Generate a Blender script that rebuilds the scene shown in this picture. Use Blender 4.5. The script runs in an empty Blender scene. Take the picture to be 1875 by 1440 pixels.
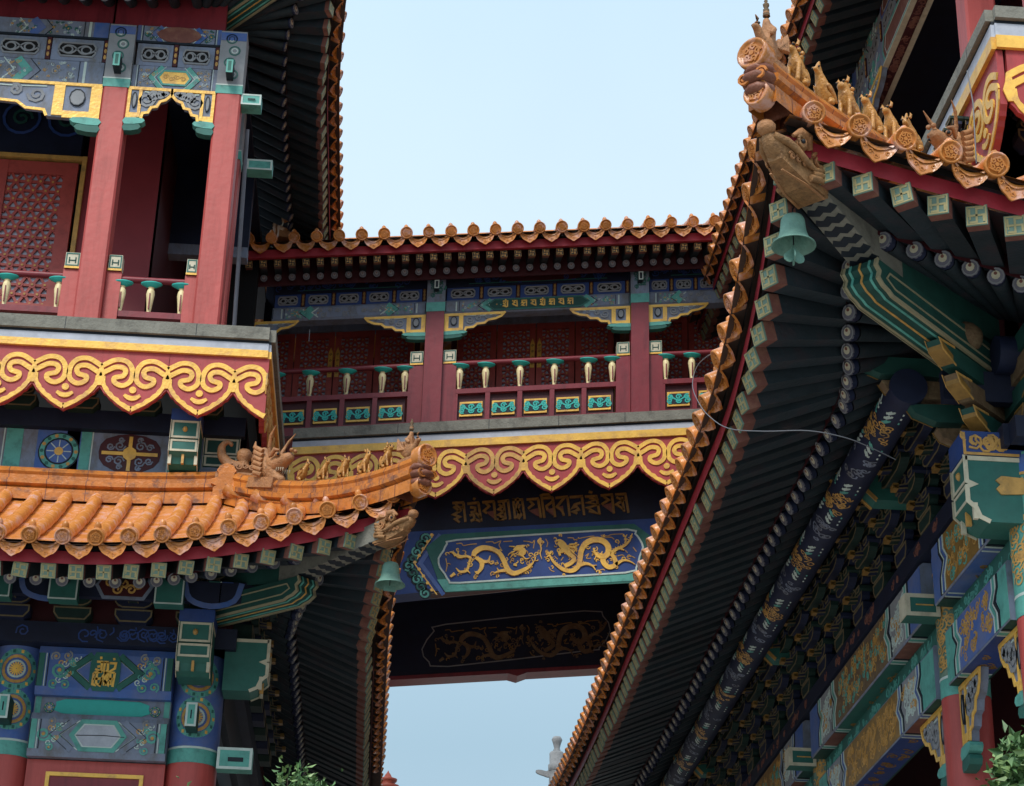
import bpy, math, random
from mathutils import Vector as V, Matrix
random.seed(7)
R = math.radians
sc = bpy.context.scene
col = sc.collection
# ------------------------------------------------------------------ camera, sky, sun
PW, PH, PF = 1875., 1440., 3650.
YAW, PITCH, ROLL, CAMZ = 3.5, 25.2, 1.58, 1.6
CAMR = Matrix.Rotation(R(-YAW), 3, 'Z') @ Matrix.Rotation(R(90 + PITCH), 3, 'X') @ Matrix.Rotation(R(ROLL), 3, 'Z')
cam = bpy.data.cameras.new('camera'); cam.sensor_width = 36; cam.lens = 36 * PF / PW
cam.clip_start = .1; cam.clip_end = 4000
co = bpy.data.objects.new('camera', cam); col.objects.link(co)
co.matrix_world = Matrix.Translation((0, 0, CAMZ)) @ CAMR.to_4x4()
sc.camera = co
SUN_EL, SUN_AZ = 48., 205.          # azimuth clockwise from +Y (north): behind the viewer, a little to the left
w = bpy.data.worlds.new('World'); sc.world = w; w.use_nodes = True
nt = w.node_tree; nt.nodes.clear()
sky = nt.nodes.new('ShaderNodeTexSky'); sky.sky_type = 'NISHITA'; sky.sun_disc = False
sky.sun_elevation = R(SUN_EL); sky.sun_rotation = R(SUN_AZ)
sky.air_density = 1.0; sky.dust_density = 4.0; sky.ozone_density = 1.2
bg = nt.nodes.new('ShaderNodeBackground'); bg.inputs[1].default_value = .14
# thin high cloud veiling the blue
mixc = nt.nodes.new('ShaderNodeMix'); mixc.data_type = 'RGBA'; mixc.inputs[0].default_value = .55
tcw = nt.nodes.new('ShaderNodeTexCoord'); nzw = nt.nodes.new('ShaderNodeTexNoise')
nzw.inputs['Scale'].default_value = 2.2; nzw.inputs['Detail'].default_value = 4
rmp = nt.nodes.new('ShaderNodeMapRange'); rmp.inputs[1].default_value = .3; rmp.inputs[2].default_value = .75
rmp.inputs[3].default_value = .76; rmp.inputs[4].default_value = .97
nt.links.new(tcw.outputs['Generated'], nzw.inputs[0]); nt.links.new(nzw.outputs[0], rmp.inputs[0]); nt.links.new(rmp.outputs[0], mixc.inputs[0])
sepw = nt.nodes.new('ShaderNodeSeparateXYZ'); nt.links.new(tcw.outputs['Generated'], sepw.inputs[0])
crw = nt.nodes.new('ShaderNodeValToRGB'); nt.links.new(sepw.outputs[2], crw.inputs[0])
crw.color_ramp.elements[0].position = .0; crw.color_ramp.elements[0].color = (.50, .60, .68, 1)
crw.color_ramp.elements[1].position = .95; crw.color_ramp.elements[1].color = (.78, .90, 1, 1)
for p_, c_ in ((.26, (.38, .55, .65, 1)), (.36, (.47, .65, .78, 1)), (.50, (.69, .86, 1.0, 1)), (.62, (.60, .80, .98, 1))):
    e_ = crw.color_ramp.elements.new(p_); e_.color = c_
vmul = nt.nodes.new('ShaderNodeVectorMath'); vmul.operation = 'SCALE'; vmul.inputs[3].default_value = 6.7
nt.links.new(crw.outputs[0], vmul.inputs[0]); nt.links.new(vmul.outputs[0], mixc.inputs[7])
nt.links.new(sky.outputs[0], mixc.inputs[6]); nt.links.new(mixc.outputs[2], bg.inputs[0])
wo = nt.nodes.new('ShaderNodeOutputWorld'); nt.links.new(bg.outputs[0], wo.inputs[0])
sl = bpy.data.lights.new('sun', 'SUN'); sl.energy = 2.1; sl.angle = R(18); sl.color = (1, .94, .86)
so = bpy.data.objects.new('sun', sl); col.objects.link(so)
sd = V((math.sin(R(SUN_AZ)) * math.cos(R(SUN_EL)), math.cos(R(SUN_AZ)) * math.cos(R(SUN_EL)), math.sin(R(SUN_EL))))
so.rotation_euler = sd.to_track_quat('Z', 'Y').to_euler(); so.location = sd * 40
sc.view_settings.view_transform = 'Standard'; sc.view_settings.look = 'None'
sc.view_settings.exposure = 0.32; sc.view_settings.gamma = 1.0
sc.cycles.max_bounces = 6

# ------------------------------------------------------------------ helpers
def at(px, py, Y):
    d = CAMR @ V(((px - PW / 2) / PF, -(py - PH / 2) / PF, -1)); t = Y / d.y
    return V((d.x * t, Y, CAMZ + d.z * t))
def atX(px, py, X):
    d = CAMR @ V(((px - PW / 2) / PF, -(py - PH / 2) / PF, -1)); t = X / d.x
    return V((X, d.y * t, CAMZ + d.z * t))

MATS = {}
def srgb(h):
    c = [int(h[i:i + 2], 16) / 255 for i in (0, 2, 4)]
    return [x / 12.92 if x <= .04045 else ((x + .055) / 1.055) ** 2.4 for x in c]
def mat(name, colr, rough=.6, var=.25, scale=6., dirt=None, damt=.3, dscale=3., bump=.0, bscale=40., metal=0., objvar=0., spec=.4, lo=.5, hi=.72, streak=0.):
    """painted / glazed surface: base colour with fine variation, worn or dirty patches, bump"""
    m = bpy.data.materials.new(name); m.use_nodes = True; n = m.node_tree.nodes; l = m.node_tree.links
    b = n['Principled BSDF']; b.inputs['Roughness'].default_value = rough; b.inputs['Metallic'].default_value = metal
    b.inputs['Specular IOR Level'].default_value = spec
    c = colr if not isinstance(colr, str) else srgb(colr)
    tc = n.new('ShaderNodeTexCoord'); gm = n.new('ShaderNodeNewGeometry')
    nz = n.new('ShaderNodeTexNoise'); nz.inputs['Scale'].default_value = scale; nz.inputs['Detail'].default_value = 9; nz.inputs['Roughness'].default_value = .68
    l.new(gm.outputs['Position'], nz.inputs[0])
    mr = n.new('ShaderNodeMapRange'); mr.inputs[1].default_value = .3; mr.inputs[2].default_value = .7
    mr.inputs[3].default_value = 1 - var; mr.inputs[4].default_value = 1 + var
    l.new(nz.outputs[0], mr.inputs[0])
    fac = mr.outputs[0]
    if objvar:
        oi = n.new('ShaderNodeObjectInfo'); m2 = n.new('ShaderNodeMapRange'); m2.inputs[3].default_value = 1 - objvar; m2.inputs[4].default_value = 1 + objvar
        l.new(oi.outputs['Random'], m2.inputs[0]); mm = n.new('ShaderNodeMath'); mm.operation = 'MULTIPLY'
        l.new(fac, mm.inputs[0]); l.new(m2.outputs[0], mm.inputs[1]); fac = mm.outputs[0]
    mx = n.new('ShaderNodeMix'); mx.data_type = 'RGBA'; mx.blend_type = 'MULTIPLY'; mx.inputs[0].default_value = 1
    mx.inputs[6].default_value = (*c, 1); l.new(fac, mx.inputs[7]); out = mx.outputs[2]
    if dirt is not None:
        dc = dirt if not isinstance(dirt, str) else srgb(dirt)
        nd = n.new('ShaderNodeTexNoise'); nd.inputs['Scale'].default_value = dscale; nd.inputs['Detail'].default_value = 8; nd.inputs['Roughness'].default_value = .7
        if streak:
            mp = n.new('ShaderNodeMapping'); mp.inputs['Scale'].default_value = (1, 1, streak); l.new(gm.outputs['Position'], mp.inputs[0]); l.new(mp.outputs[0], nd.inputs[0])
        else: l.new(gm.outputs['Position'], nd.inputs[0])
        rd = n.new('ShaderNodeMapRange'); rd.inputs[1].default_value = lo; rd.inputs[2].default_value = hi; rd.inputs[3].default_value = 0; rd.inputs[4].default_value = damt
        l.new(nd.outputs[0], rd.inputs[0])
        md = n.new('ShaderNodeMix'); md.data_type = 'RGBA'; l.new(rd.outputs[0], md.inputs[0]); l.new(out, md.inputs[6]); md.inputs[7].default_value = (*dc, 1); out = md.outputs[2]
    l.new(out, b.inputs['Base Color'])
    if bump:
        nb = n.new('ShaderNodeTexNoise'); nb.inputs['Scale'].default_value = bscale; nb.inputs['Detail'].default_value = 4
        l.new(gm.outputs['Position'], nb.inputs[0])
        bp = n.new('ShaderNodeBump'); bp.inputs['Strength'].default_value = bump; bp.inputs['Distance'].default_value = .02
        l.new(nb.outputs[0], bp.inputs['Height']); l.new(bp.outputs[0], b.inputs['Normal'])
    MATS[name] = m
    return m
mat('tile', 'C6803F', .27, .24, 7, 'CFA79E', .85, 7, .25, 30, objvar=.2, lo=.5, hi=.64)
mat('tile_dark', '7A4A38', .5, .3, 9, 'B98E80', .6, 8, .4, 40)
mat('tile_under', '4A3A34', .8, .3, 8)
mat('ridge_tile', 'C07634', .28, .25, 6, '6B4B42', .8, 7, .3, 30, lo=.5, hi=.64)
mat('glaze', 'C08A46', .26, .22, 14, '6B442E', .7, 12, .5, 50, objvar=.15)
mat('glaze_weathered', 'A87850', .55, .25, 14, '7A5A4C', .7, 10, .6, 50)
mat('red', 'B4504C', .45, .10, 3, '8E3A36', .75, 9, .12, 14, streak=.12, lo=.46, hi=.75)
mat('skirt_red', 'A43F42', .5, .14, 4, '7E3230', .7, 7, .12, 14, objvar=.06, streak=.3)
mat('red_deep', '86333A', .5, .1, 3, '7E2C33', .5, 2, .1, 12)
mat('fascia_red', 'A02C3A', .55, .15, 5, '6E2630', .6, 3, .15, 18)
mat('maroon', '7E2C36', .42, .14, 3, '54202A', .7, 8, .12, 15, streak=.15)
mat('door_red', 'AC4C46', .45, .14, 3, '6A2A2E', .6, 8, .1, 15)
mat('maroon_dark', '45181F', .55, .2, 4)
mat('gold', 'ECBC58', .38, .16, 9, 'B88A5E', .75, 6, .2, 30, metal=.1, lo=.5, hi=.68, objvar=.10)
mat('pale_gold', 'E6D6A6', .45, .15, 9, 'B79E6A', .6, 12)
mat('gold_worn', 'C79A54', .5, .25, 9, '7A6A4A', .8, 7, .2, 30)
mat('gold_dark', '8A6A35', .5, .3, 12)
mat('teal', '5CA89E', .55, .18, 6, '3F6F6C', .8, 8, .1, 20)
mat('turquoise', '35B5AC', .5, .12, 6, '2E8A86', .5, 6)
mat('green', '2C675F', .6, .2, 5, '3C6A64', .6, 4)
mat('green_dark', '1C4A44', .65, .25, 5)
mat('blue', '4467AC', .6, .18, 5, '6F789C', .8, 3, lo=.42, hi=.66)
mat('blue_deep', '2A4684', .6, .2, 5, '4A5684', .5, 3)
mat('blue_grey', '7C88A0', .62, .16, 4, '66645F', .8, 7, lo=.44, hi=.66, streak=.5)
mat('grey_paint', '8B8F94', .65, .15, 4, '6C6E78', .6, 3)
mat('ivory', 'C9C4AE', .6, .15, 8, '8A8570', .6, 6)
mat('white_line', 'BFD0CC', .6, .15, 8)
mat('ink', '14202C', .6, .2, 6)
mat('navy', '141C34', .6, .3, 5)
mat('rafter', '222F37', .65, .3, 5, '3A2A30', .8, 5, .25, 30, objvar=.3)
mat('sheathing', '2A2026', .8, .3, 4, '4A2428', .7, 3)
mat('bracket_line', '74684E', .6, .3, 9, '3E3C34', .9, 9)
mat('brass_line', '9A9478', .6, .2, 9, '6A6656', .7, 9)
mat('pattern_gold', 'A89E72', .6, .2, 9, '7E8470', .6, 9)
mat('bracket_green', '15302C', .65, .3, 5)
mat('bracket_blue', '18223F', .65, .3, 5)
mat('rafter_end', '6E8A7E', .6, .15, 8, '56685C', .6, 8, objvar=.12)
mat('round_end', '6A6A78', .65, .2, 8, '444656', .7, 8, objvar=.2)
mat('stone_edge', '7C7C74', .8, .2, 5, '4E4E4A', .8, 6, .4, 40)
mat('lime', 'B4BBC8', .7, .12, 6, '8D96A6', .7, 4)
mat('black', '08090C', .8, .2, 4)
mat('pane', 'AEB4C6', .2, .2, 3)  # reflected sky put into the base colour as pale blue
mat('bell', '729C90', .6, .2, 10, '4E7A72', .8, 8, .3, 60, metal=.15)
mat('iron', '20242A', .6, .2)
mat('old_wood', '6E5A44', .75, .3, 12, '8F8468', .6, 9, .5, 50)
mat('vine_ground', '5E7E72', .6, .2, 8, '8C9278', .6, 8)
mat('head_wood', '96704A', .65, .35, 16, '5E4632', .8, 12, .6, 60)
mat('brown_paint', '7A4E46', .65, .2, 8, '9A7A62', .5, 8)
mat('cable_white', '6E727A', .5, .05)
mat('pole_grey', '6A707C', .5, .15, 8)
mat('leaf', (.08, .17, .06), .45, .5, 12, objvar=.2)
mat('leaf_light', (.2, .32, .12), .4, .4, 14)
mat('stone', '8C8F92', .85, .15, 8, '5E6266', .7, 10, .5, 60)
mat('terracotta', '8E4030', .6, .25, 8, '5E2A22', .6, 8)
mat('paving', '9C9890', .85, .2, 2, '55534F', .6, 1.2, .3, 20)
mat('bark', (.08, .055, .04), .9, .4, 9, bump=.6)

class Fr:
    """local frame: a along u, b along v, h along n"""
    def __init__(s, o, u, v, n=None):
        s.o, s.u, s.v = V(o), V(u), V(v); s.n = V(n) if n is not None else s.u.cross(s.v).normalized()
    def __call__(s, a, b, h=0): return s.o + s.u * a + s.v * b + s.n * h
    def at(s, a, b, h=0): return Fr(s(a, b, h), s.u, s.v, s.n)
def front(Y, o=(0, 0)): return Fr((o[0], Y, o[1]), (1, 0, 0), (0, 0, 1), (0, -1, 0))
def left_face(X): return Fr((X, 0, 0), (0, -1, 0), (0, 0, 1), (-1, 0, 0))     # a = -Y
def right_face(X): return Fr((X, 0, 0), (0, 1, 0), (0, 0, 1), (1, 0, 0))      # a = Y

def smooth(pts, n=4, closed=False):
    P = [V((p[0], p[1])) for p in pts]; N = len(P); out = []
    rng = N if closed else N - 1
    for i in range(rng):
        p1, p2 = P[i], P[(i + 1) % N]
        p0 = P[i - 1] if (i > 0 or closed) else p1 + (p1 - p2)
        p3 = P[(i + 2) % N] if (i + 2 < N or closed) else p2 + (p2 - p1)
        for k in range(n):
            t = k / n
            out.append(.5 * (2 * p1 + (p2 - p0) * t + (2 * p0 - 5 * p1 + 4 * p2 - p3) * t * t + (3 * p1 - p0 - 3 * p2 + p3) * t ** 3))
    if not closed: out.append(P[-1])
    return [(p.x, p.y) for p in out]

class MB:
    def __init__(s): s.v, s.f, s.m, s.s, s.names = [], [], [], [], []
    def mi(s, m):
        if m not in s.names: s.names.append(m)
        return s.names.index(m)
    def face(s, pts, m, sm=False):
        b = len(s.v); s.v += [tuple(p) for p in pts]; s.f.append(list(range(b, b + len(pts)))); s.m.append(s.mi(m)); s.s.append(sm)
    def grid(s, rows, m, sm=True, closed=False):
        b = len(s.v); R_, C_ = len(rows), len(rows[0]); k = s.mi(m)
        for r in rows: s.v += [tuple(p) for p in r]
        for i in range(R_ - 1):
            for j in range(C_ if closed else C_ - 1):
                j2 = (j + 1) % C_
                s.f.append([b + i * C_ + j, b + i * C_ + j2, b + (i + 1) * C_ + j2, b + (i + 1) * C_ + j]); s.m.append(k); s.s.append(sm)
    def hexa(s, q, m):
        """q: 4 bottom points then 4 top points"""
        b = len(s.v); k = s.mi(m); s.v += [tuple(p) for p in q]
        for f in ((3, 2, 1, 0), (4, 5, 6, 7), (0, 1, 5, 4), (1, 2, 6, 5), (2, 3, 7, 6), (3, 0, 4, 7)):
            s.f.append([b + i for i in f]); s.m.append(k); s.s.append(False)
    def box(s, fr, a0, a1, b0, b1, h0, h1, m):
        s.hexa([fr(a0, b0, h0), fr(a1, b0, h0), fr(a1, b1, h0), fr(a0, b1, h0), fr(a0, b0, h1), fr(a1, b0, h1), fr(a1, b1, h1), fr(a0, b1, h1)], m)
    def prism(s, fr, pts, h0, h1, m, side=None):
        s.face([fr(p[0], p[1], h1) for p in pts], m); s.face([fr(p[0], p[1], h0) for p in reversed(pts)], side or m)
        n = len(pts)
        for i in range(n):
            p, q = pts[i], pts[(i + 1) % n]
            s.face([fr(p[0], p[1], h0), fr(q[0], q[1], h0), fr(q[0], q[1], h1), fr(p[0], p[1], h1)], side or m)
    def ribbon(s, fr, pts, w, h, m, h0=0., closed=False, sm=0):
        if sm: pts = smooth(pts, sm, closed)
        n = len(pts); W = w if isinstance(w, (list, tuple)) else None
        Lf, Rt = [], []
        for i in range(n):
            p = V(pts[i][:2])
            a = V(pts[i - 1][:2]) if (i > 0 or closed) else None
            c = V(pts[(i + 1) % n][:2]) if (i < n - 1 or closed) else None
            d1 = (p - a).normalized() if a is not None and (p - a).length > 1e-9 else None
            d2 = (c - p).normalized() if c is not None and (c - p).length > 1e-9 else None
            if d1 is None and d2 is None: d1 = V((1, 0))
            d1 = d1 if d1 is not None else d2; d2 = d2 if d2 is not None else d1
            n1 = V((-d1.y, d1.x)); n2 = V((-d2.y, d2.x)); nn = n1 + n2
            nn = nn.normalized() if nn.length > 1e-6 else n1
            k = 1 / max(.45, nn.dot(n1))
            if W: t = i / max(1, n - 1) * (len(W) - 1); j = min(int(t), len(W) - 2); hw = (W[j] * (1 - t + j) + W[j + 1] * (t - j)) / 2
            else: hw = w / 2
            Lf.append(p + nn * hw * k); Rt.append(p - nn * hw * k)
        rng = n if closed else n - 1
        b = len(s.v); k = s.mi(m)
        for i in range(n): s.v += [tuple(fr(Lf[i].x, Lf[i].y, h0)), tuple(fr(Lf[i].x, Lf[i].y, h)), tuple(fr(Rt[i].x, Rt[i].y, h)), tuple(fr(Rt[i].x, Rt[i].y, h0))]
        for i in range(rng):
            p, q = b + 4 * i, b + 4 * ((i + 1) % n)
            for e in ((0, 1), (1, 2), (2, 3)): s.f.append([p + e[0], q + e[0], q + e[1], p + e[1]]); s.m.append(k); s.s.append(False)
        if not closed:
            for p in (b, b + 4 * (n - 1)): s.f.append([p, p + 1, p + 2, p + 3]); s.m.append(k); s.s.append(False)
    def disc(s, fr, a, b, r, h, m, n=12, h0=0., rb=None):
        s.prism(fr, [(a + r * math.cos(2 * math.pi * i / n), b + (rb or r) * math.sin(2 * math.pi * i / n)) for i in range(n)], h0, h, m)
    def ring(s, fr, a, b, r, w, h, m, n=14, rb=None, h0=0.):
        s.ribbon(fr, [(a + r * math.cos(2 * math.pi * i / n), b + (rb or r) * math.sin(2 * math.pi * i / n)) for i in range(n)], w, h, m, h0, True)
    def spiral(s, fr, a, b, r, w, h, m, turns=1.4, d=1, ph=0., n=14, h0=0.):
        s.ribbon(fr, [(a + r * (1 - .8 * i / n) * math.cos(ph + d * turns * 6.283 * i / n), b + r * (1 - .8 * i / n) * math.sin(ph + d * turns * 6.283 * i / n)) for i in range(n + 1)], w, h, m, h0)
    def tube(s, pts, r, m, n=8, caps=True, sm=True):
        P = [V(p) for p in pts]; rows = []
        up = V((0, 0, 1))
        for i, p in enumerate(P):
            d = (P[min(i + 1, len(P) - 1)] - P[max(i - 1, 0)]).normalized()
            x = d.cross(up)
            if x.length < 1e-3: x = d.cross(V((1, 0, 0)))
            x.normalize(); y = x.cross(d)
            rr = r[i] if isinstance(r, (list, tuple)) else r
            rows.append([p + (x * math.cos(6.2832 * k / n) + y * math.sin(6.2832 * k / n)) * rr for k in range(n)])
        s.grid(rows, m, sm, True)
        if caps: s.face(rows[0], m); s.face(list(reversed(rows[-1])), m)
    def lathe(s, fr, prof, m, n=16, sm=True, caps=False):
        """prof: (radius, height along n)"""
        rows = [[fr(r * math.cos(6.2832 * k / n), r * math.sin(6.2832 * k / n), h) for k in range(n)] for r, h in prof]
        s.grid(rows, m, sm, True)
        if caps: s.face(rows[0], m); s.face(rows[-1], m)
    def ball(s, c, r, m, rz=None, n=10, fr=None):
        fr = Fr(c, (1, 0, 0), (0, 1, 0), (0, 0, 1)) if fr is None else Fr(c, fr.u, fr.v, fr.n)
        rz = rz or r
        s.lathe(fr, [(r * math.sin(math.pi * i / n), -rz * math.cos(math.pi * i / n)) for i in range(n + 1)], m, n)
    def build(s, name, parent=None, **kw):
        me = bpy.data.meshes.new(name)
        me.from_pydata(s.v, [], s.f)
        for nm in s.names: me.materials.append(MATS[nm])
        me.polygons.foreach_set('material_index', s.m); me.polygons.foreach_set('use_smooth', s.s)
        me.update()
        o = bpy.data.objects.new(name, me); col.objects.link(o)
        return adopt(o, parent, **kw)
def adopt(o, parent, **kw):
    """the mesh was built in world coordinates: keep it there under its parent"""
    if parent is not None:
        o.parent = parent; o.matrix_basis = WORLD[parent.name].inverted()
    WORLD[o.name] = Matrix.Identity(4)
    for k, v in kw.items(): o[k] = v
    return o
WORLD = {}
def root(name, loc, label, cat, group=None):
    o = bpy.data.objects.new(name, None); col.objects.link(o); o.location = loc; o.empty_display_size = .3
    WORLD[o.name] = Matrix.Translation(loc)
    o['label'] = label; o['category'] = cat
    if group: o['group'] = group
    return o
def place(me, name, M, parent=None, **kw):
    """a copy of a mesh standing at world matrix M"""
    o = bpy.data.objects.new(name, me); col.objects.link(o); o.matrix_basis = M
    if parent is not None:
        o.parent = parent; o.matrix_basis = WORLD[parent.name].inverted() @ M
    WORLD[o.name] = M.copy()
    for k, v in kw.items(): o[k] = v
    return o
def fmat(fr, su=1, sv=1, sn=1):
    u, v, n = fr.u * su, fr.v * sv, fr.n * sn
    return Matrix(((u.x, v.x, n.x, fr.o.x), (u.y, v.y, n.y, fr.o.y), (u.z, v.z, n.z, fr.o.z), (0, 0, 0, 1)))
LOC = Fr((0, 0, 0), (1, 0, 0), (0, 1, 0), (0, 0, 1))
def proto(mb, name):
    me = bpy.data.meshes.new(name); me.from_pydata(mb.v, [], mb.f)
    for nm in mb.names: me.materials.append(MATS[nm])
    me.polygons.foreach_set('material_index', mb.m); me.polygons.foreach_set('use_smooth', mb.s); me.update()
    return me

# ------------------------------------------------------------------ shared small parts (built once, in local frames)
def cap_mesh(r=.075):
    m = MB()       # round tile end: n = outward
    m.lathe(LOC, [(r, -.10), (r * 1.02, -.01), (r, .008), (r * .86, .012), (r * .8, 0), (r * .45, .001), (0.001, .003)], 'tile', 18)
    m.ring(LOC, 0, 0, r * .52, r * .12, .010, 'tile', 12)
    for i in range(5):
        a = i * 1.257; m.spiral(LOC, r * .42 * math.cos(a), r * .42 * math.sin(a), r * .24, r * .1, .011, 'tile', 1.2, 1, a, 7)
    m.disc(LOC, 0, 0, r * .17, .012, 'tile', 8)
    return m
def drip_mesh(w=.27, d=.085):
    """crescent drip tile hanging between two tile rows; u across, v up, n outward"""
    m = MB(); N = 12; top, bot, mid = [], [], []
    for i in range(N + 1):
        u = -1 + 2 * i / N
        zt = -.07 * (1 - u * u) + .03
        sc_ = .012 * abs(math.sin(i * math.pi * 3 / N + .4))
        zb = .018 - .145 * (1 - abs(u) ** 2.6) ** .75 - .018 * max(0, 1 - 3 * abs(u)) - sc_ * .6
        y = .03 * (1 - u * u)
        top.append(V((u * w / 2, zt, -y))); bot.append(V((u * w / 2, zb, -y + .015))); mid.append(V((u * w / 2, zt * .75 + zb * .25, -y + .004)))
    f = lambda L, o: [V((p.x, p.y, p.z + o)) for p in L]
    m.grid([f(top, .0), f(bot, .0)], 'tile', False); m.grid([f(top, -.016), f(bot, -.016)], 'tile_under', False)
    m.grid([f(bot, 0), f(bot, -.016)], 'tile', False); m.grid([f(top, 0), f(top, -.016)], 'tile', False)
    m.grid([f(top, .008), f(mid, .010)], 'tile', False)
    m.grid([[p + V((0, 0, 0)) for p in top], [p + V((0, .03, -.22)) for p in top]], 'tile', True)
    for u in (-.55, -.2, .15, .5):
        k = int((u + 1) / 2 * N); p = (mid[k] * .55 + bot[k] * .45)
        m.spiral(Fr(p, (1, 0, 0), (0, 1, 0)), 0, 0, .02, .007, .006, 'tile', 1.1, 1 if u < 0 else -1, 0, 7)
    return m
def knob_mesh(r=.03):
    m = MB(); m.lathe(LOC, [(r * .8, -.02), (r * 1.1, 0), (r, .03), (r * .6, .05), (0.001, .06)], 'tile', 10); return m
MANJI = [[(-.3, .3), (-.3, 0), (.3, 0), (.3, -.3)], [(-.3, -.3), (0, -.3), (0, .3), (.3, .3)]]
def sq_rafter_mesh(L, s, endm='rafter_end', gold='pattern_gold'):
    """square rafter: end face at origin, body runs along -n; u across, v up"""
    m = MB(); k = s / 2
    m.box(LOC, -k, k, -k, k, -L, -.012, 'rafter')
    m.box(LOC, -k, k, -k, k, -.012, 0, endm)
    m.ribbon(LOC, [(-k * .86, -k * .86), (k * .86, -k * .86), (k * .86, k * .86), (-k * .86, k * .86)], k * .13, .003, gold, 0, True)
    for st in MANJI: m.ribbon(LOC, [(p[0] * s * 1.12, p[1] * s * 1.12) for p in st], k * .2, .004, gold)
    for e in (-1, 1):
        m.ribbon(LOC, [(e * k * .62, -k * .4), (e * k * .62, k * .0)], k * .14, .003, gold)
    m.box(LOC, -k * 1.01, k * 1.01, -k * 1.01, k * 1.01, -.10, -.0125, 'brown_paint')
    return m
def rd_rafter_mesh(L, r):
    m = MB()
    m.lathe(LOC, [(r, -L), (r, -.06)], 'rafter', 10); m.lathe(LOC, [(r, -.05), (r, 0)], 'bracket_blue', 10)
    m.disc(LOC, 0, 0, r, .001, 'round_end', 12, -.01); m.ring(LOC, 0, 0, r * .86, r * .12, .003, 'grey_paint', 12)
    m.disc(LOC, 0, r * .12, r * .5, .003, 'ivory' if r > .05 else 'grey_paint', 10); m.disc(LOC, 0, r * .3, r * .2, .005, 'brown_paint', 8)
    return m
CAP = proto(cap_mesh(), 'tile_cap'); DRIP = proto(drip_mesh(), 'drip_tile'); KNOB = proto(knob_mesh(), 'tile_knob')
SQ = proto(sq_rafter_mesh(.85, .13), 'square_rafter'); RD = proto(rd_rafter_mesh(1.3, .058), 'round_rafter')
SQS = proto(sq_rafter_mesh(.5, .085, 'gold_worn', 'ink'), 'square_rafter'); RDS = proto(rd_rafter_mesh(.6, .045), 'round_rafter')

# ------------------------------------------------------------------ roofs
class Slope:
    """one side of a tiled roof. C = where the two eave lines meet, D along the eave away from the corner, I inwards"""
    def __init__(s, C, D, I, z0, h, L, p, o0, T, g=(.5, .08), far=None):
        s.C, s.D, s.I = V((*C, 0)), V((*D, 0)), V((*I, 0)); s.z0, s.h, s.L, s.p, s.o0, s.T, s.g, s.far = z0, h, L, p, o0, T, g, far
    def rise(s, d):
        z = s.h * max(0, 1 - (d + s.o0) / s.L) ** s.p
        if s.far: z += s.far[1] * max(0, (d - s.far[0]) / s.far[2]) ** 2
        return z
    def out(s, d): return s.o0 * max(0, 1 - (d + s.o0) / (s.L * .9)) ** 2
    def P(s, d, t, dz=0.):
        q = s.C + s.D * d + s.I * (t - s.out(d) * max(0, 1 - t / 1.5)); q.z = s.z0 + s.rise(d) * max(0, 1 - t / (s.T * 2.2)) + s.g[0] * t + s.g[1] * t * t + dz
        return q
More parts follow.
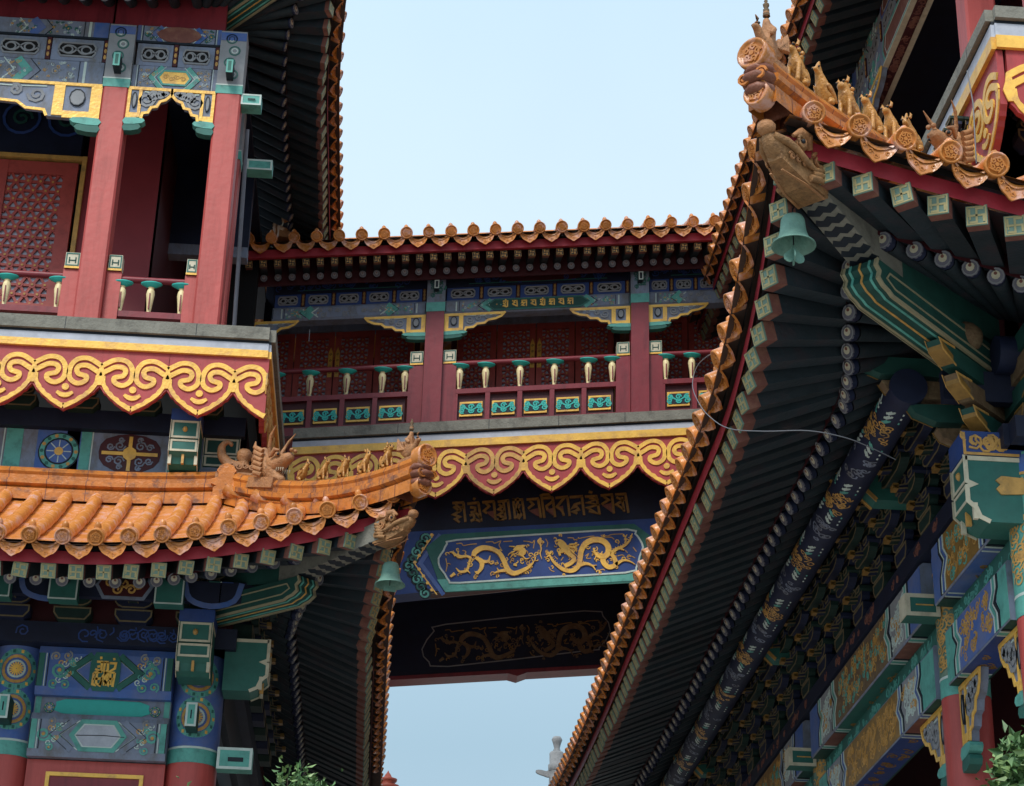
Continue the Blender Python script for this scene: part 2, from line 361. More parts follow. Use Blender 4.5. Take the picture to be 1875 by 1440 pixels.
def roof_side(S, parent, d0, d1, sp=.28, detail=True, ncap=999, sqm=None, rdm=None, rsp=.235, under=True, fas=.11, T_in=2.0, Lf=2.3, rows=True, fl=.74, lean=-.22, prot=.03):
    roof = MB(); n = max(2, int((d1 - d0) / sp)); ds = [d0 + sp * (i + .5) for i in range(n)]
    tl = lambda d: max(.05, min(d + S.o0, S.T))
    # pan tiles between rows and their underside
    dd = [d0 + (d1 - d0) * i / (2 * n) for i in range(2 * n + 1)]
    roof.grid([[S.P(d, tl(d) * k / 5, -.03) for d in dd] for k in range(6)], 'tile', True)
    roof.grid([[S.P(d, k, -.055) for d in dd] for k in (0.0, .2)], 'tile_under', True)
    caps = []
    if rows:
        for d in ds:
            T = tl(d); pts = []; rr = []
            k = max(1, int(T / .27))
            for i in range(k):
                for e, r in ((0, .068), (.9, .060)):
                    pts.append(S.P(d, T * (i + e) / k, .02)); rr.append(r)
            pts.append(S.P(d, T, .02)); rr.append(.06)
            roof.tube(pts, rr, 'tile', 8, False)
    ro = roof.build('roof', parent)
    for d in ds[:ncap]:
        a, b = S.P(d, 0), S.P(d, .2); nrm = (a - b).normalized(); tx = S.D.copy()
        tz = (S.P(d + .05, 0) - S.P(d - .05, 0)).normalized()
        v = nrm.cross(tz); v = v if v.z > 0 else -v
        u = v.cross(nrm)
        place(CAP, 'tile_cap', fmat(Fr(a + v * .02 + nrm * prot, u, v, nrm)) @ Matrix.Rotation(random.uniform(-.6, .6), 4, 'Z') @ Matrix.Scale(random.uniform(.96, 1.05), 4), ro)
        place(KNOB, 'tile_knob', fmat(Fr(a + v * .082 - nrm * .10, u, nrm, v)), ro)
    for d in [d0 + sp * i for i in range(1, n)][:ncap]:
        a, b = S.P(d, 0), S.P(d, .2); nrm = (a - b).normalized(); tz = (S.P(d + .05, 0) - S.P(d - .05, 0)).normalized()
        v = nrm.cross(tz); v = v if v.z > 0 else -v
        u = v.cross(nrm)
        place(DRIP, 'drip_tile', fmat(Fr(a - v * .02 + nrm * prot * .5, u, v, nrm)) @ Matrix.Rotation(random.uniform(-.05, .05), 4, 'Z') @ Matrix.Rotation(lean + random.uniform(-.04, .04), 4, 'X') @ Matrix.Diagonal((1, 1 if lean < 0 else .72, 1, 1)), ro)
    if not under: return ro
    # red board under the tile edge, dark strip above it
    fz0, fz1 = -.075, -.075 - fas
    fb = MB()
    rowsF = lambda t, a, b: [[S.P(d, t, a - S.g[0] * t) for d in dd], [S.P(d, t, b - S.g[0] * t) for d in dd]]
    fb.grid(rowsF(.10, -.02, fz0 + .005), 'black', True)
    fb.grid(rowsF(.13, fz0 + .005, fz1), 'fascia_red', True)
    fb.build('eave_board', ro)
    # rafters
    def dirin(d):
        if d >= Lf: return d
        return T_in + d * (Lf - T_in) / Lf
    sh = MB(); o1, o2, r1, r2 = [], [], [], []
    nr = int((d1 - .12) / rsp)
    half = .06
    for i in range(nr * 2 + 1):
        d = .12 + i * rsp / 2
        di = dirin(d)
        e0 = S.P(d, .15, fz1 - S.g[0] * .15)                          # outer end, top of flying rafter
        k = .72
        inn = S.C + S.D * di + S.I * T_in; inn.z = S.z0 + fz1 + .15 + .52 * (T_in - .85) + .03
        f = (inn - e0); hl = math.hypot(f.x, f.y); q = fl / max(hl, fl + .06)
        m1 = e0 + V((f.x, f.y, 0)) * q; m1.z = S.z0 + fz1 + S.rise(d) * .55 + .31 * fl / .74
        o1.append(e0); o2.append(m1); r1.append(m1 + V((0, 0, -.13))); r2.append(inn + V((0, 0, 0)))
        if i % 2 == 0:
            for me, A, B, off, nm, L0 in ((sqm or SQ, e0, m1, half, 'square_rafter', .85), (rdm or RD, r1[-1], r2[-1], .06, 'round_rafter', 1.3)):
                ax = (A - B); L = ax.length; ax.normalize(); u = V((0, 0, 1)).cross(ax).normalized(); v = ax.cross(u)
                jr = Matrix.Rotation(random.gauss(0, .012), 3, 'Z') @ Matrix.Rotation(random.gauss(0, .05), 3, ax); u = jr @ u; v = jr @ v
                place(me, nm, fmat(Fr(A - v * off + ax * random.gauss(0, .006), u, v, ax), 1, 1, (L * (1.06 if nm[0] == 's' else 1)) / L0), parent)
    sh.grid([o1, [a.lerp(b, 1.05) for a, b in zip(o1, o2)]], 'sheathing'); sh.grid([r1, r2], 'sheathing')
    sh.grid([[a + V((0, 0, .16)) for a in r1], [a + V((0, 0, -.03)) for a in r1]], 'maroon_dark')
    sh.build('sheathing_boards', parent)
    return ro
PROFILE = [(-.10, -.06), (-.10, .05), (-.075, .07), (-.12, .09), (-.12, .135), (-.065, .155), (-.065, .20), (-.08, .225), (-.055, .275), (0, .30)]
PROFILE = PROFILE + [(-a, b) for a, b in reversed(PROFILE[:-1])]
def sweep(mb, path, prof, m, cap=True, mats=None):
    rows = []
    for i, p in enumerate(path):
        d = (path[min(i + 1, len(path) - 1)] - path[max(i - 1, 0)]); d.z = 0; d.normalize(); sd_ = V((-d.y, d.x, 0))
        rows.append([p + sd_ * a + V((0, 0, b)) for a, b in prof])
    mb.grid(rows, m, False)
    if cap: mb.face(rows[0], m); mb.face(list(reversed(rows[-1])), m)

def hip_frame(S, t, dz=0.):
    """frame on the hip line: u = outward along the hip, v = sideways, n = up"""
    p = S.P(t, t, dz); q = S.P(t - .05, t - .05, dz); u = (q - p).normalized(); v = V((0, 0, 1)).cross(u).normalized()
    return Fr(p, u, v, u.cross(v))
def hip_ridge(S, parent, t1, scale=1.):
    mb = MB(); n = 14; t0 = -S.o0
    path = [S.P(t0 + (t1 - t0) * i / n, t0 + (t1 - t0) * i / n) for i in range(n + 1)]
    sweep(mb, path, [(a * scale, b * scale) for a, b in PROFILE], 'ridge_tile')
    for i in range(1, n):                         # joints between the ridge tiles
        d = (path[i + 1] - path[i - 1]).normalized()
        sweep(mb, [path[i] - d * .004, path[i] + d * .004], [(a * 1.012 * scale, b * 1.004 * scale) for a, b in PROFILE], 'tile_dark')
    f = hip_frame(S, t0)
    h = Fr(f.o, f.v, V((0, 0, 1)), V((f.u.x, f.u.y, 0)).normalized())
    # carved scroll end below the ridge disc
    for k, (b, wd, pr) in enumerate(((.03, .10, .06), (.10, .115, .10), (.17, .10, .06))):
        mb.ball(h(0, b * scale, pr * .3), wd * scale, 'tile_dark', .05 * scale, 10, Fr(h.o, h.u, h.n, h.v))
    for e in (-1, 1): mb.spiral(h.at(e * .06, .10 * scale, .10 * scale), 0, 0, .045, .014, .016, 'ridge_tile', 1.5, e)
    mb.build('hip_ridge', parent)
    M = proto(cap_mesh(.105), 'ridge_disc')
    place(M, 'ridge_disc', fmat(Fr(h(0, .27 * scale, .10), h.u, h.v, h.n)), parent)
    place(CAP, 'tile_cap', fmat(Fr(h(0, .0, .07), h.u, h.v, h.n), 1.15, 1.15, 1), parent)

def skin(nodes, edges, m, lv=1, extra=None):
    """grow one continuous surface over a skeleton of (x, y, z, radius) joints"""
    me = bpy.data.meshes.new('sk'); me.from_pydata([n[:3] for n in nodes], edges, [])
    o = bpy.data.objects.new('sk', me); col.objects.link(o)
    md = o.modifiers.new('s', 'SKIN'); md.use_smooth_shade = True
    for i, n in enumerate(nodes):
        me.skin_vertices[0].data[i].radius = (n[3], n[3] if len(n) < 5 else n[4])
        me.skin_vertices[0].data[i].use_root = (i == 0)
    sb = o.modifiers.new('b', 'SUBSURF'); sb.levels = lv; sb.render_levels = lv
    dg = bpy.context.evaluated_depsgraph_get(); dg.update()
    out = bpy.data.meshes.new_from_object(o.evaluated_get(dg))
    bpy.data.objects.remove(o); bpy.data.meshes.remove(me)
    vs = [tuple(v.co) for v in out.vertices]; fs = [list(p.vertices) for p in out.polygons]; bpy.data.meshes.remove(out)
    mb = MB(); k = mb.mi(m); mb.v = vs; mb.f = fs; mb.m = [k] * len(fs); mb.s = [True] * len(fs)
    if extra: extra(mb)
    return mb
def beast_nodes(kind):
    N = [(-.20, 0, .20, .17), (-.06, 0, .42, .155), (.06, 0, .62, .14), (.10, 0, .80, .10), (.16, 0, .93, .125), (.32, 0, .88, .075),
         (.11, .12, .55, .06), (.17, .12, .28, .052), (.23, .12, .05, .06), (.11, -.12, .55, .06), (.17, -.12, .28, .052), (.23, -.12, .05, .06),
         (-.14, .16, .17, .11), (.06, .17, .05, .06), (-.14, -.16, .17, .11), (.06, -.17, .05, .06),
         (-.38, 0, .30, .06), (-.42, 0, .52, .07), (-.34, 0, .66, .04)]
    E_ = [(0, 1), (1, 2), (2, 3), (3, 4), (4, 5), (2, 6), (6, 7), (7, 8), (2, 9), (9, 10), (10, 11), (0, 12), (12, 13), (0, 14), (14, 15), (0, 16), (16, 17), (17, 18)]
    if kind == 'lion':
        N[4] = (.15, 0, .93, .16); N[3] = (.09, 0, .78, .15); N[2] = (.06, 0, .60, .16)
    if kind == 'crested':
        N += [(.10, 0, 1.08, .05), (.04, 0, 1.20, .025)]; E_ += [(4, 19), (19, 20)]
    if kind == 'bird':
        N[5] = (.34, 0, .90, .04); N[4] = (.16, 0, .95, .10); N[3] = (.10, 0, .82, .08)
        N[6] = (.0, .17, .5, .07); N[7] = (-.12, .2, .3, .06); N[8] = (-.25, .19, .12, .03); N[9] = (.0, -.17, .5, .07); N[10] = (-.12, -.2, .3, .06); N[11] = (-.25, -.19, .12, .03)
        N += [(.12, 0, 1.1, .05), (.05, 0, 1.2, .03)]; E_ += [(4, 19), (19, 20)]
    return N, E_
def beast(kind, m):
    N, E_ = beast_nodes(kind)
    def ex(mb):
        for e in (-1, 1):
            if kind != 'bird': mb.tube([(.10, e * .10, 1.0), (.07, e * .13, 1.10), (.09, e * .12, 1.17)], [.045, .035, .008], m, 7)
            mb.ball((.245, e * .085, .965), .028, 'iron', None, 6)
            mb.ball((.225, e * .085, .995), .035, m, .02, 6)
        if kind in ('lion', 'dragon'):
            for i in range(9):
                a = i * .7; mb.ball((.03 + .05 * math.cos(a * 2), .15 * math.sin(a), .80 + .16 * math.cos(a)), .055, m, None, 6)
        mb.box(Fr((0, 0, 0), (1, 0, 0), (0, 1, 0)), -.42, .36, -.17, .17, -.10, .02, m)
    return proto(skin(N, E_, m, 1, ex), 'roof_figurine')
def rider(m):
    N = [(-.10, 0, .30, .17), (.12, 0, .34, .15), (.28, 0, .50, .09), (.36, 0, .66, .10), (.50, 0, .62, .045),
         (-.30, 0, .36, .12), (-.44, 0, .60, .10), (-.42, 0, .82, .06),
         (-.02, 0, .55, .13), (-.01, 0, .78, .125), (0, 0, .93, .06), (.02, 0, 1.05, .095), (.0, .17, .72, .06), (.12, .15, .58, .05), (.0, -.17, .72, .06), (.12, -.15, .58, .05), (.04, 0, .12, .11)]
    E_ = [(0, 1), (1, 2), (2, 3), (3, 4), (0, 5), (5, 6), (6, 7), (0, 8), (8, 9), (9, 10), (10, 11), (9, 12), (12, 13), (9, 14), (14, 15), (0, 16)]
    def ex(mb):
        mb.ball((.0, 0, 1.17), .07, m, .05, 8); mb.lathe(Fr((0, 0, 1.2), (1, 0, 0), (0, 1, 0), (0, 0, 1)), [(.075, -.1), (.06, 0), (.065, .05), (.03, .08), (.06, .13), (.065, .17), (.02, .22), (.04, .25), (.001, .30)], 'old_wood', 8)
        for e in (-1, 1):
            mb.ball((.40, e * .07, .70), .028, 'iron', None, 6)
            for i in range(5): mb.tube([(-.2 - .05 * i, e * (.10 + .02 * i), .42), (-.3 - .04 * i, e * .16, .55 + .05 * i), (-.30 - .05 * i, e * .14, .7 + .05 * i)], [.05, .04, .01], m, 6)
        mb.tube([(.36, 0, .74), (.33, 0, .86), (.40, 0, .92)], [.05, .035, .01], m, 6)
        for i in range(6): mb.ball((.30 - .05 * i, .02 * (-1) ** i, .60 - .03 * i), .05, m, .035, 6)
        mb.box(Fr((0, 0, 0), (1, 0, 0), (0, 1, 0)), -.4, .34, -.18, .18, -.10, .08, m)
    return proto(skin(N, E_, m, 1, ex), 'roof_figurine')
def horned_head(m, horns=True):
    N = [(-.30, 0, .20, .24), (-.05, 0, .32, .25), (.18, 0, .44, .18), (.38, 0, .52, .13), (.50, 0, .60, .09), (.14, 0, .10, .15), (.32, 0, .06, .10), (.42, 0, .10, .06), (-.38, 0, .50, .16), (-.50, 0, .74, .09)]
    E_ = [(0, 1), (1, 2), (2, 3), (3, 4), (0, 5), (5, 6), (6, 7), (0, 8), (8, 9)]
    def ex(mb):
        for e in (-1, 1):
            if horns: mb.tube([(-.05, e * .12, .52), (-.10, e * .18, .72), (-.06, e * .24, .94), (.06, e * .27, 1.14)], [.05, .042, .032, .008], m, 8)
            mb.ball((.20, e * .16, .56), .06, m, .05, 8); mb.ball((.235, e * .175, .555), .035, 'iron', None, 6)
            mb.tube([(.05, e * .2, .50), (.15, e * .22, .64), (.26, e * .18, .64)], [.04, .05, .02], m, 7)
            for i in range(6):
                a = i * .55 - .6
                mb.tube([(-.1 - .03 * i, e * .2, .1 + .1 * i), (-.25 - .04 * i, e * .27, .12 + .11 * i), (-.36 - .03 * i, e * .24, .2 + .12 * i)], [.06, .05, .012], m, 7)
            for i in range(4): mb.tube([(.2 + .07 * i, e * .09, .30), (.2 + .07 * i, e * .09, .22)], [.02, .003], 'ivory', 5)
            mb.ball((.48, e * .05, .68), .045, m, None, 6)
        mb.box(Fr((0, 0, 0), (1, 0, 0), (0, 1, 0)), -.5, .32, -.2, .2, -.16, .06, m)
    return proto(skin(N, E_, m, 1, ex), 'roof_figurine')
def tail_beast(m):
    """curled-tail ridge end with two stub ornaments"""
    def ex(mb): pass
    N = [(.0, 0, .15, .2), (-.25, 0, .30, .17), (-.45, 0, .55, .13), (-.48, 0, .80, .11), (-.36, 0, .95, .09), (-.22, 0, .90, .07), (-.22, 0, .80, .05), (.25, 0, .2, .17), (.42, 0, .1, .1), (-.4, 0, .0, .12)]
    E_ = [(0, 1), (1, 2), (2, 3), (3, 4), (4, 5), (5, 6), (0, 7), (7, 8), (0, 9)]
    def ex(mb):
        f = Fr((.12, 0, .3), (1, 0, 0), (0, 1, 0), (0, 0, 1))
        mb.lathe(f, [(.15, 0), (.13, .12), (.19, .18), (.20, .34), (.14, .42), (.0, .45)], m, 10)
        mb.lathe(Fr((.40, 0, .2), f.u, f.v, f.n), [(.11, 0), (.09, .2), (.12, .26), (.10, .4), (.0, .46)], m, 9)
        for e in (-1, 1):
            for i in range(5): mb.spiral(Fr((-.3 + .16 * i, e * (.19 - .01 * i), .2 + .03 * (i % 2)), (1, 0, 0), (0, 0, 1), (0, e, 0)), 0, 0, .08, .03, .03, m, 1.3, e)
        mb.box(Fr((0, 0, 0), (1, 0, 0), (0, 1, 0)), -.55, .5, -.16, .16, -.2, .05, m)
    return proto(skin(N, E_, m, 1, ex), 'roof_figurine')
FIG = {k: beast(k, 'glaze') for k in ('lion', 'crested', 'bird', 'dragon', 'plain')}
FIG['rider'] = rider('glaze_weathered'); FIG['horned'] = horned_head('glaze_weathered'); FIG['tail'] = tail_beast('glaze_weathered')
def figurine(S, t, kind, s, label, group, dz=.285, tilt=0.):
    f = hip_frame(S, t, dz); u = V((f.u.x, f.u.y, f.u.z * .8)).normalized(); v = V((0, 0, 1)).cross(u).normalized()
    place(FIG[kind], 'roof_figurine', fmat(Fr(f.o, u, v, u.cross(v)), s, s, s) @ Matrix.Rotation(tilt, 4, 'Y'), None, label=label, category='roof figurine', group=group)

def dragon_end(parent, fr, s):
    """carved dragon head covering the end of a corner beam: fr.u out, fr.v side, fr.n up"""
    N = [(-.10, 0, 0, .15), (.06, 0, .0, .15), (.22, 0, -.02, .12), (.36, 0, .02, .085), (.42, 0, .10, .065)]
    def ex(mb):
        mb.hexa([(-.25, -.13, -.17), (.0, -.13, -.19), (.0, .13, -.19), (-.25, .13, -.17), (-.25, -.13, .13), (.0, -.14, .14), (.0, .14, .14), (-.25, .13, .13)], 'head_wood')
        mb.hexa([(.0, -.12, -.19), (.30, -.06, -.10), (.30, .06, -.10), (.0, .12, -.19), (.0, -.13, -.05), (.32, -.07, -.03), (.32, .07, -.03), (.0, .13, -.05)], 'head_wood')
        mb.ball((.43, 0, .12), .075, 'glaze_weathered', .065, 10)
        for e in (-1, 1):
            mb.ball((.13, e * .115, .10), .058, 'glaze_weathered', None, 8); mb.ball((.16, e * .158, .10), .02, 'iron', None, 8); mb.tube([(.16 + .05 * math.cos(t * .785), e * .15, .10 + .05 * math.sin(t * .785)) for t in range(9)], .014, 'head_wood', 6)
            mb.tube([(.02, e * .12, .12), (.08, e * .15, .19), (.17, e * .14, .185), (.23, e * .11, .13)], [.03, .04, .04, .015], 'glaze_weathered', 8)
            mb.tube([(.40, e * .05, .05), (.30, e * .11, .03), (.20, e * .13, .01), (.08, e * .145, -.04), (-.05, e * .15, -.05)], [.03, .032, .03, .028, .02], 'head_wood', 7)
            for i in range(5):
                a = -.15 + .05 * i
                mb.tube([(.02 - .03 * i, e * .14, a), (-.08 - .02 * i, e * .165, a + .03), (-.2, e * .15, a + .06)], [.03, .028, .008], 'head_wood', 6)
            for i in range(4): mb.spiral(Fr((.02 + .07 * i, e * (.135 - .012 * i), -.04 - .005 * i), (1, 0, 0), (0, 0, 1), (0, e, 0)), 0, 0, .035, .013, .014, 'glaze_weathered', 1.4, e)
            mb.tube([(-.2, e * .12, .15), (-.1, e * .13, .20), (-.02, e * .12, .17)], [.02, .035, .01], 'glaze_weathered', 7); mb.tube([(-.26, e * .08, .14), (-.2, e * .09, .22), (-.1, e * .07, .2)], [.02, .03, .01], 'head_wood', 7)
            mb.ribbon(Fr((0, 0, -.19), (1, 0, 0), (0, 1, 0), (0, 0, -1)), [(-.22, e * .115), (0, e * .105), (.28, e * .05)], .018, .008, 'glaze_weathered')
            mb.spiral(Fr((-.06, e * .145, .05), (1, 0, 0), (0, 0, 1), (0, e, 0)), 0, 0, .07, .022, .02, 'glaze_weathered', 1.5, e)
            mb.spiral(Fr((-.16, e * .14, -.06), (1, 0, 0), (0, 0, 1), (0, e, 0)), 0, 0, .055, .018, .018, 'head_wood', 1.5, e)
    me = proto(skin(N, [(0, 1), (1, 2), (2, 3), (3, 4)], 'head_wood', 1, ex), 'dragon_head')
    place(me, 'dragon_head', fmat(fr, s, s, s), parent)

def corner_beam(S, parent, zoff=-.23, wd=.17, hd=.17, head=True, hs=1., stripes=True, inner=2.0, lower_t=.62, pull=.10):
    t0 = -S.o0; A = S.P(t0 + pull, t0 + pull, zoff); B = S.P(.95, .95, zoff); B.z = A.z * .5 + (S.z0 + zoff + .30) * .5
    Cc = S.C + (S.D + S.I) * inner; Cc.z = S.z0 + .45
    side = V((0, 0, 1)).cross((A - B)).normalized()
    mb = MB()
    def bar(P, Q, w_, h_, m):
        up = V((0, 0, 1))
        mb.hexa([P - side * w_ / 2 - up * h_, Q - side * w_ / 2 - up * h_, Q + side * w_ / 2 - up * h_, P + side * w_ / 2 - up * h_, P - side * w_ / 2, Q - side * w_ / 2, Q + side * w_ / 2, P + side * w_ / 2], m)
    bar(A, B, wd, hd, 'stone_edge'); bar(B, Cc, wd, hd, 'green_dark')
    ax = (B - A); L = ax.length; ax.normalize()
    uf = Fr(A - V((0, 0, hd)), ax, side, side.cross(ax) if side.cross(ax).z > 0 else ax.cross(side))
    if uf.n.z > 0: uf.n = -uf.n
    if stripes:
        k = 9
        for i in range(k):
            a = L * (.06 + .9 * i / k)
            mb.ribbon(uf, [(a, -wd * .47), (a + .03, -wd * .2), (a + .005, 0), (a + .03, wd * .2), (a, wd * .47)], L * .05, .004, 'ink', 0, False, 2)
    mb.build('corner_beam', parent)
    # lower corner beam: moulded nose with light outlines
    lo = MB(); P0 = S.P(lower_t, lower_t, 0); P0.z = B.z * .75 + A.z * .25 - hd - .02
    Q0 = S.C + (S.D + S.I) * (inner + .25); Q0.z = S.z0 + .12
    axl = (P0 - Q0); axl.z *= .6; Ll = axl.length; axl.normalize(); up = side.cross(axl) if side.cross(axl).z > 0 else axl.cross(side)
    f = Fr(P0, axl, up, side)
    w2 = wd * .62
    prof = [(-Ll, 0), (0, 0), (.02, -.05), (-.02, -.08), (.0, -.135), (-.06, -.17), (-.12, -.18), (-.17, -.20), (-Ll, -.20)]
    lo.prism(f, prof, -w2, w2, 'green_dark')
    for e in (-1, 1):
        ff = Fr(f.o + side * e * w2, f.u, f.v, side * e)
        lo.ribbon(ff, prof[1:8] + [(-Ll, -.20)], .022, .006, 'brass_line'); lo.ribbon(ff, [(-Ll, -.05), (-.14, -.05), (-.10, -.1), (-.2, -.14), (-Ll, -.14)], .012, .005, 'brass_line')
    # bottom and nose stripes
    for k, (m_, o_, ww) in enumerate((('brass_line', .92, .02), ('brass_line', -.92, .02), ('teal', .55, .016), ('teal', -.55, .016), ('gold_worn', 0, .014))):
        pts = [f(p[0], p[1], w2 * o_) for p in prof[1:8]] + [f(-Ll, -.20, w2 * o_)]
        for p, q in zip(pts, pts[1:]):
            d = (q - p); nn = side.cross(d).normalized()
            c = (f(-Ll / 2, -.1)); nn = nn if nn.dot(p - c) > 0 else -nn
            lo.hexa([p - side * ww / 2, q - side * ww / 2, q + side * ww / 2, p + side * ww / 2, p - side * ww / 2 + nn * .005, q - side * ww / 2 + nn * .005, q + side * ww / 2 + nn * .005, p + side * ww / 2 + nn * .005], m_)
    lo.build('lower_corner_beam', parent)
    if head:
        hf = hip_frame(S, t0)
        u = (A - B).normalized(); v = V((0, 0, 1)).cross(u).normalized(); n_ = u.cross(v)
        u = V((u.x, u.y, u.z * .35)).normalized(); n_ = u.cross(v); dragon_end(parent, Fr(A + u * .12 * hs - n_ * hd * .5, u, v, n_), hs)
    return A - V((0, 0, hd))

# ------------------------------------------------------------------ painted and carved pieces
def lobe_paths():
    outer = [(-.5, .335), (-.409, .396), (-.318, .445), (-.221, .456), (-.123, .424), (-.055, .341), (-.03, .242), (-.035, .151), (-.068, .082), (-.149, .032), (-.227, .041), (-.29, .09), (-.29, .150), (-.227, .172), (-.165, .193), (-.135, .258), (-.162, .312), (-.227, .334), (-.305, .326), (-.396, .272), (-.468, .222), (-.49, .165)]
    bottom = [(-.472, .17), (-.458, .07), (-.43, .01), (-.396, -.04), (-.365, -.09), (-.331, -.118), (-.285, -.17), (-.227, -.205), (-.18, -.255), (-.115, -.288), (-.06, -.325), (0, -.35)]
    edge = [(-.5, .0), (-.455, -.055), (-.43, -.10), (-.385, -.125), (-.35, -.175), (-.292, -.215), (-.25, -.262), (-.19, -.30), (-.13, -.345), (-.07, -.36), (0, -.405)]
    return outer, bottom, edge
OUTER, BOTTOM, EDGE = lobe_paths()
def cloud_board(fr, a, b, w, top, parent, goldm='gold', redm='skirt_red', half=0, sv=1.):
    """one lobe of the cloud-shaped skirting, centred at a; b = cusp level"""
    mb = MB(); f = Fr(fr(a, b, 0), fr.u * w, fr.v * w * sv, fr.n)
    T = (top - b) / (w * sv)
    e = EDGE + [(-x, y) for x, y in reversed(EDGE[:-1])]
    if half < 0: e = EDGE
    k = [p for p in e if half == 0 or p[0] <= 1e-6]
    sh = .0006
    if half: poly = k + [(0, T), (-.5 + sh, T)]
    else: poly = k + [(.5 - sh, T), (-.5 + sh, T)]
    mb.prism(f, poly, -.05, 0, redm)
    for sg in ((-1, 1) if not half else (1,)):
        g = lambda P: [(x * sg, y) for x, y in P]
        mb.ribbon(f, smooth(g(OUTER), 3), .076, .014, goldm); mb.ribbon(f, g(BOTTOM), [.09, .075, .06, .074, .06, .074, .06, .074, .06, .072, .07, .085], .012, goldm)
    mb.ribbon(f, [(-.5, .36), (-.5, .25), (-.505, .15), (-.5, .02)], [.05, .08, .13, .05], .0135, goldm, 0, False, 3)
    if not half:
        mb.disc(f, 0, -.035, .055, .014, goldm, 12); mb.ribbon(f, [(-.12, -.12), (-.06, -.16), (0, -.175), (.06, -.16), (.12, -.12)], [.045, .07, .075, .07, .045], .014, goldm, 0, False, 2)
    return mb.build('cloud_board', parent)
def skirt(fr, a0, a1, b, parent, w, n0, n, grey=.13, worn=(), redm='skirt_red', sv=1., first_half=False, boardtop=-.335, lobe_b=-.62):
    mb = MB(); mb.box(fr, a0, a1, b - grey, b, -.5, .06, 'stone_edge')
    k = a0
    while k < a1 - .3:
        k += random.uniform(.7, 1.3); mb.box(fr, k, k + .006, b - grey, b, .06, .0615, 'ink')
    mb.box(fr, a0, a1, b - grey - .03, b - grey, -.4, .02, 'ink')
    mb.build('floor_edge', parent)
    mb = MB(); mb.box(fr, a0, a1, b - .235, b - grey - .03, -.35, .025, 'lime'); mb.build('lime_band', parent)
    mb = MB(); mb.box(fr, a0, a1, b + boardtop, b - .235, -.3, .032, 'gold'); mb.build('gold_band', parent)
    for i in range(n):
        cloud_board(fr, n0 + w * i, b + lobe_b, w, b + boardtop, parent, 'gold_worn' if i in worn else 'gold', redm, 0, sv)

def clip_seg(p, q, x0, x1, y0, y1):
    d = (q[0] - p[0], q[1] - p[1]); t0, t1 = 0., 1.
    for pp, qq in ((-d[0], p[0] - x0), (d[0], x1 - p[0]), (-d[1], p[1] - y0), (d[1], y1 - p[1])):
        if abs(pp) < 1e-12:
            if qq < 0: return None
        else:
            r = qq / pp
            if pp < 0: t0 = max(t0, r)
            else: t1 = min(t1, r)
    return None if t0 >= t1 else ((p[0] + d[0] * t0, p[1] + d[1] * t0), (p[0] + d[0] * t1, p[1] + d[1] * t1))
def lattice_door(fr, a0, a1, b0, b1, sill, parent, latch=0, step=.12, stile=.07, wood='door_red', lz=-.05):
    """leaf with a hexagonal lattice above sill and a solid panel below; latch -1/1 puts a gilt latch on that stile"""
    mb = MB()
    for x0, x1, y0, y1 in ((a0, a0 + stile, b0, b1), (a1 - stile, a1, b0, b1)): mb.box(fr, x0 + .004, x1 - .004, y0, y1, -.05, .02, wood)
    for y0, y1 in ((b0, b0 + stile), (sill - stile, sill), (b1 - stile, b1)): mb.box(fr, a0 + stile - .004, a1 - stile + .004, y0, y1, -.05, .015, wood)
    mb.box(fr, a0 + stile, a1 - stile, b0 + stile, sill - stile, -.03, -.008, wood)
    mb.ribbon(fr, [(a0 + stile * 1.6, b0 + stile * 1.8), (a1 - stile * 1.6, b0 + stile * 1.8), (a1 - stile * 1.6, sill - stile * 1.8), (a0 + stile * 1.6, sill - stile * 1.8)], .014, -.003, 'gold_worn', -.008, True)
    o = mb.build('lattice_door', parent)
    g = MB(); g.box(fr, a0 + stile * .9, a1 - stile * .9, sill, b1 - stile, -.04, -.034, 'pane'); g.build('pane', o)
    la = MB(); x0, x1, y0, y1 = a0 + stile, a1 - stile, sill, b1 - stile
    cx = (x0 + x1) / 2; hh = step * .866
    for ang in (0, 60, 120):
        c, s_ = math.cos(R(ang)), math.sin(R(ang))
        for i in range(-40, 41):
            o_ = (i + .0) * hh; p = (cx - s_ * o_ - c * 5, y0 + c * o_ - s_ * 5); q = (cx - s_ * o_ + c * 5, y0 + c * o_ + s_ * 5)
            sg = clip_seg(p, q, x0, x1, y0, y1)
            if sg and math.hypot(sg[0][0] - sg[1][0], sg[0][1] - sg[1][1]) > .01: la.ribbon(fr, sg, step * .22, -.004 + .0015 * (ang // 60), wood, -.03)
    j = 0; y = y0
    while y < y1 - .01:
        off = (j % 2) * step / 2; i = -20
        while i < 21:
            x = cx + off + i * step
            if x0 + .01 < x < x1 - .01: la.disc(fr, x, y, step * .30, .0035, wood, 9, -.02); la.disc(fr, x, y, step * .11, .012, 'gold_worn', 6, .004)
            i += 1
        y += hh; j += 1
    la.build('lattice', o)
    if latch:
        lt = MB(); x = a0 + stile / 2 if latch < 0 else a1 - stile / 2
        lt.prism(fr, [(x - .028, sill + lz), (x + .028, sill + lz), (x + .028, sill + lz + .36), (x, sill + lz + .44), (x - .028, sill + lz + .36)], .02, .028, 'gold')
        for k in range(4): lt.spiral(fr, x, sill + lz + .06 + .09 * k, .018, .007, .032, 'gold_dark', 1.2)
        lt.build('latch', o)
    return o
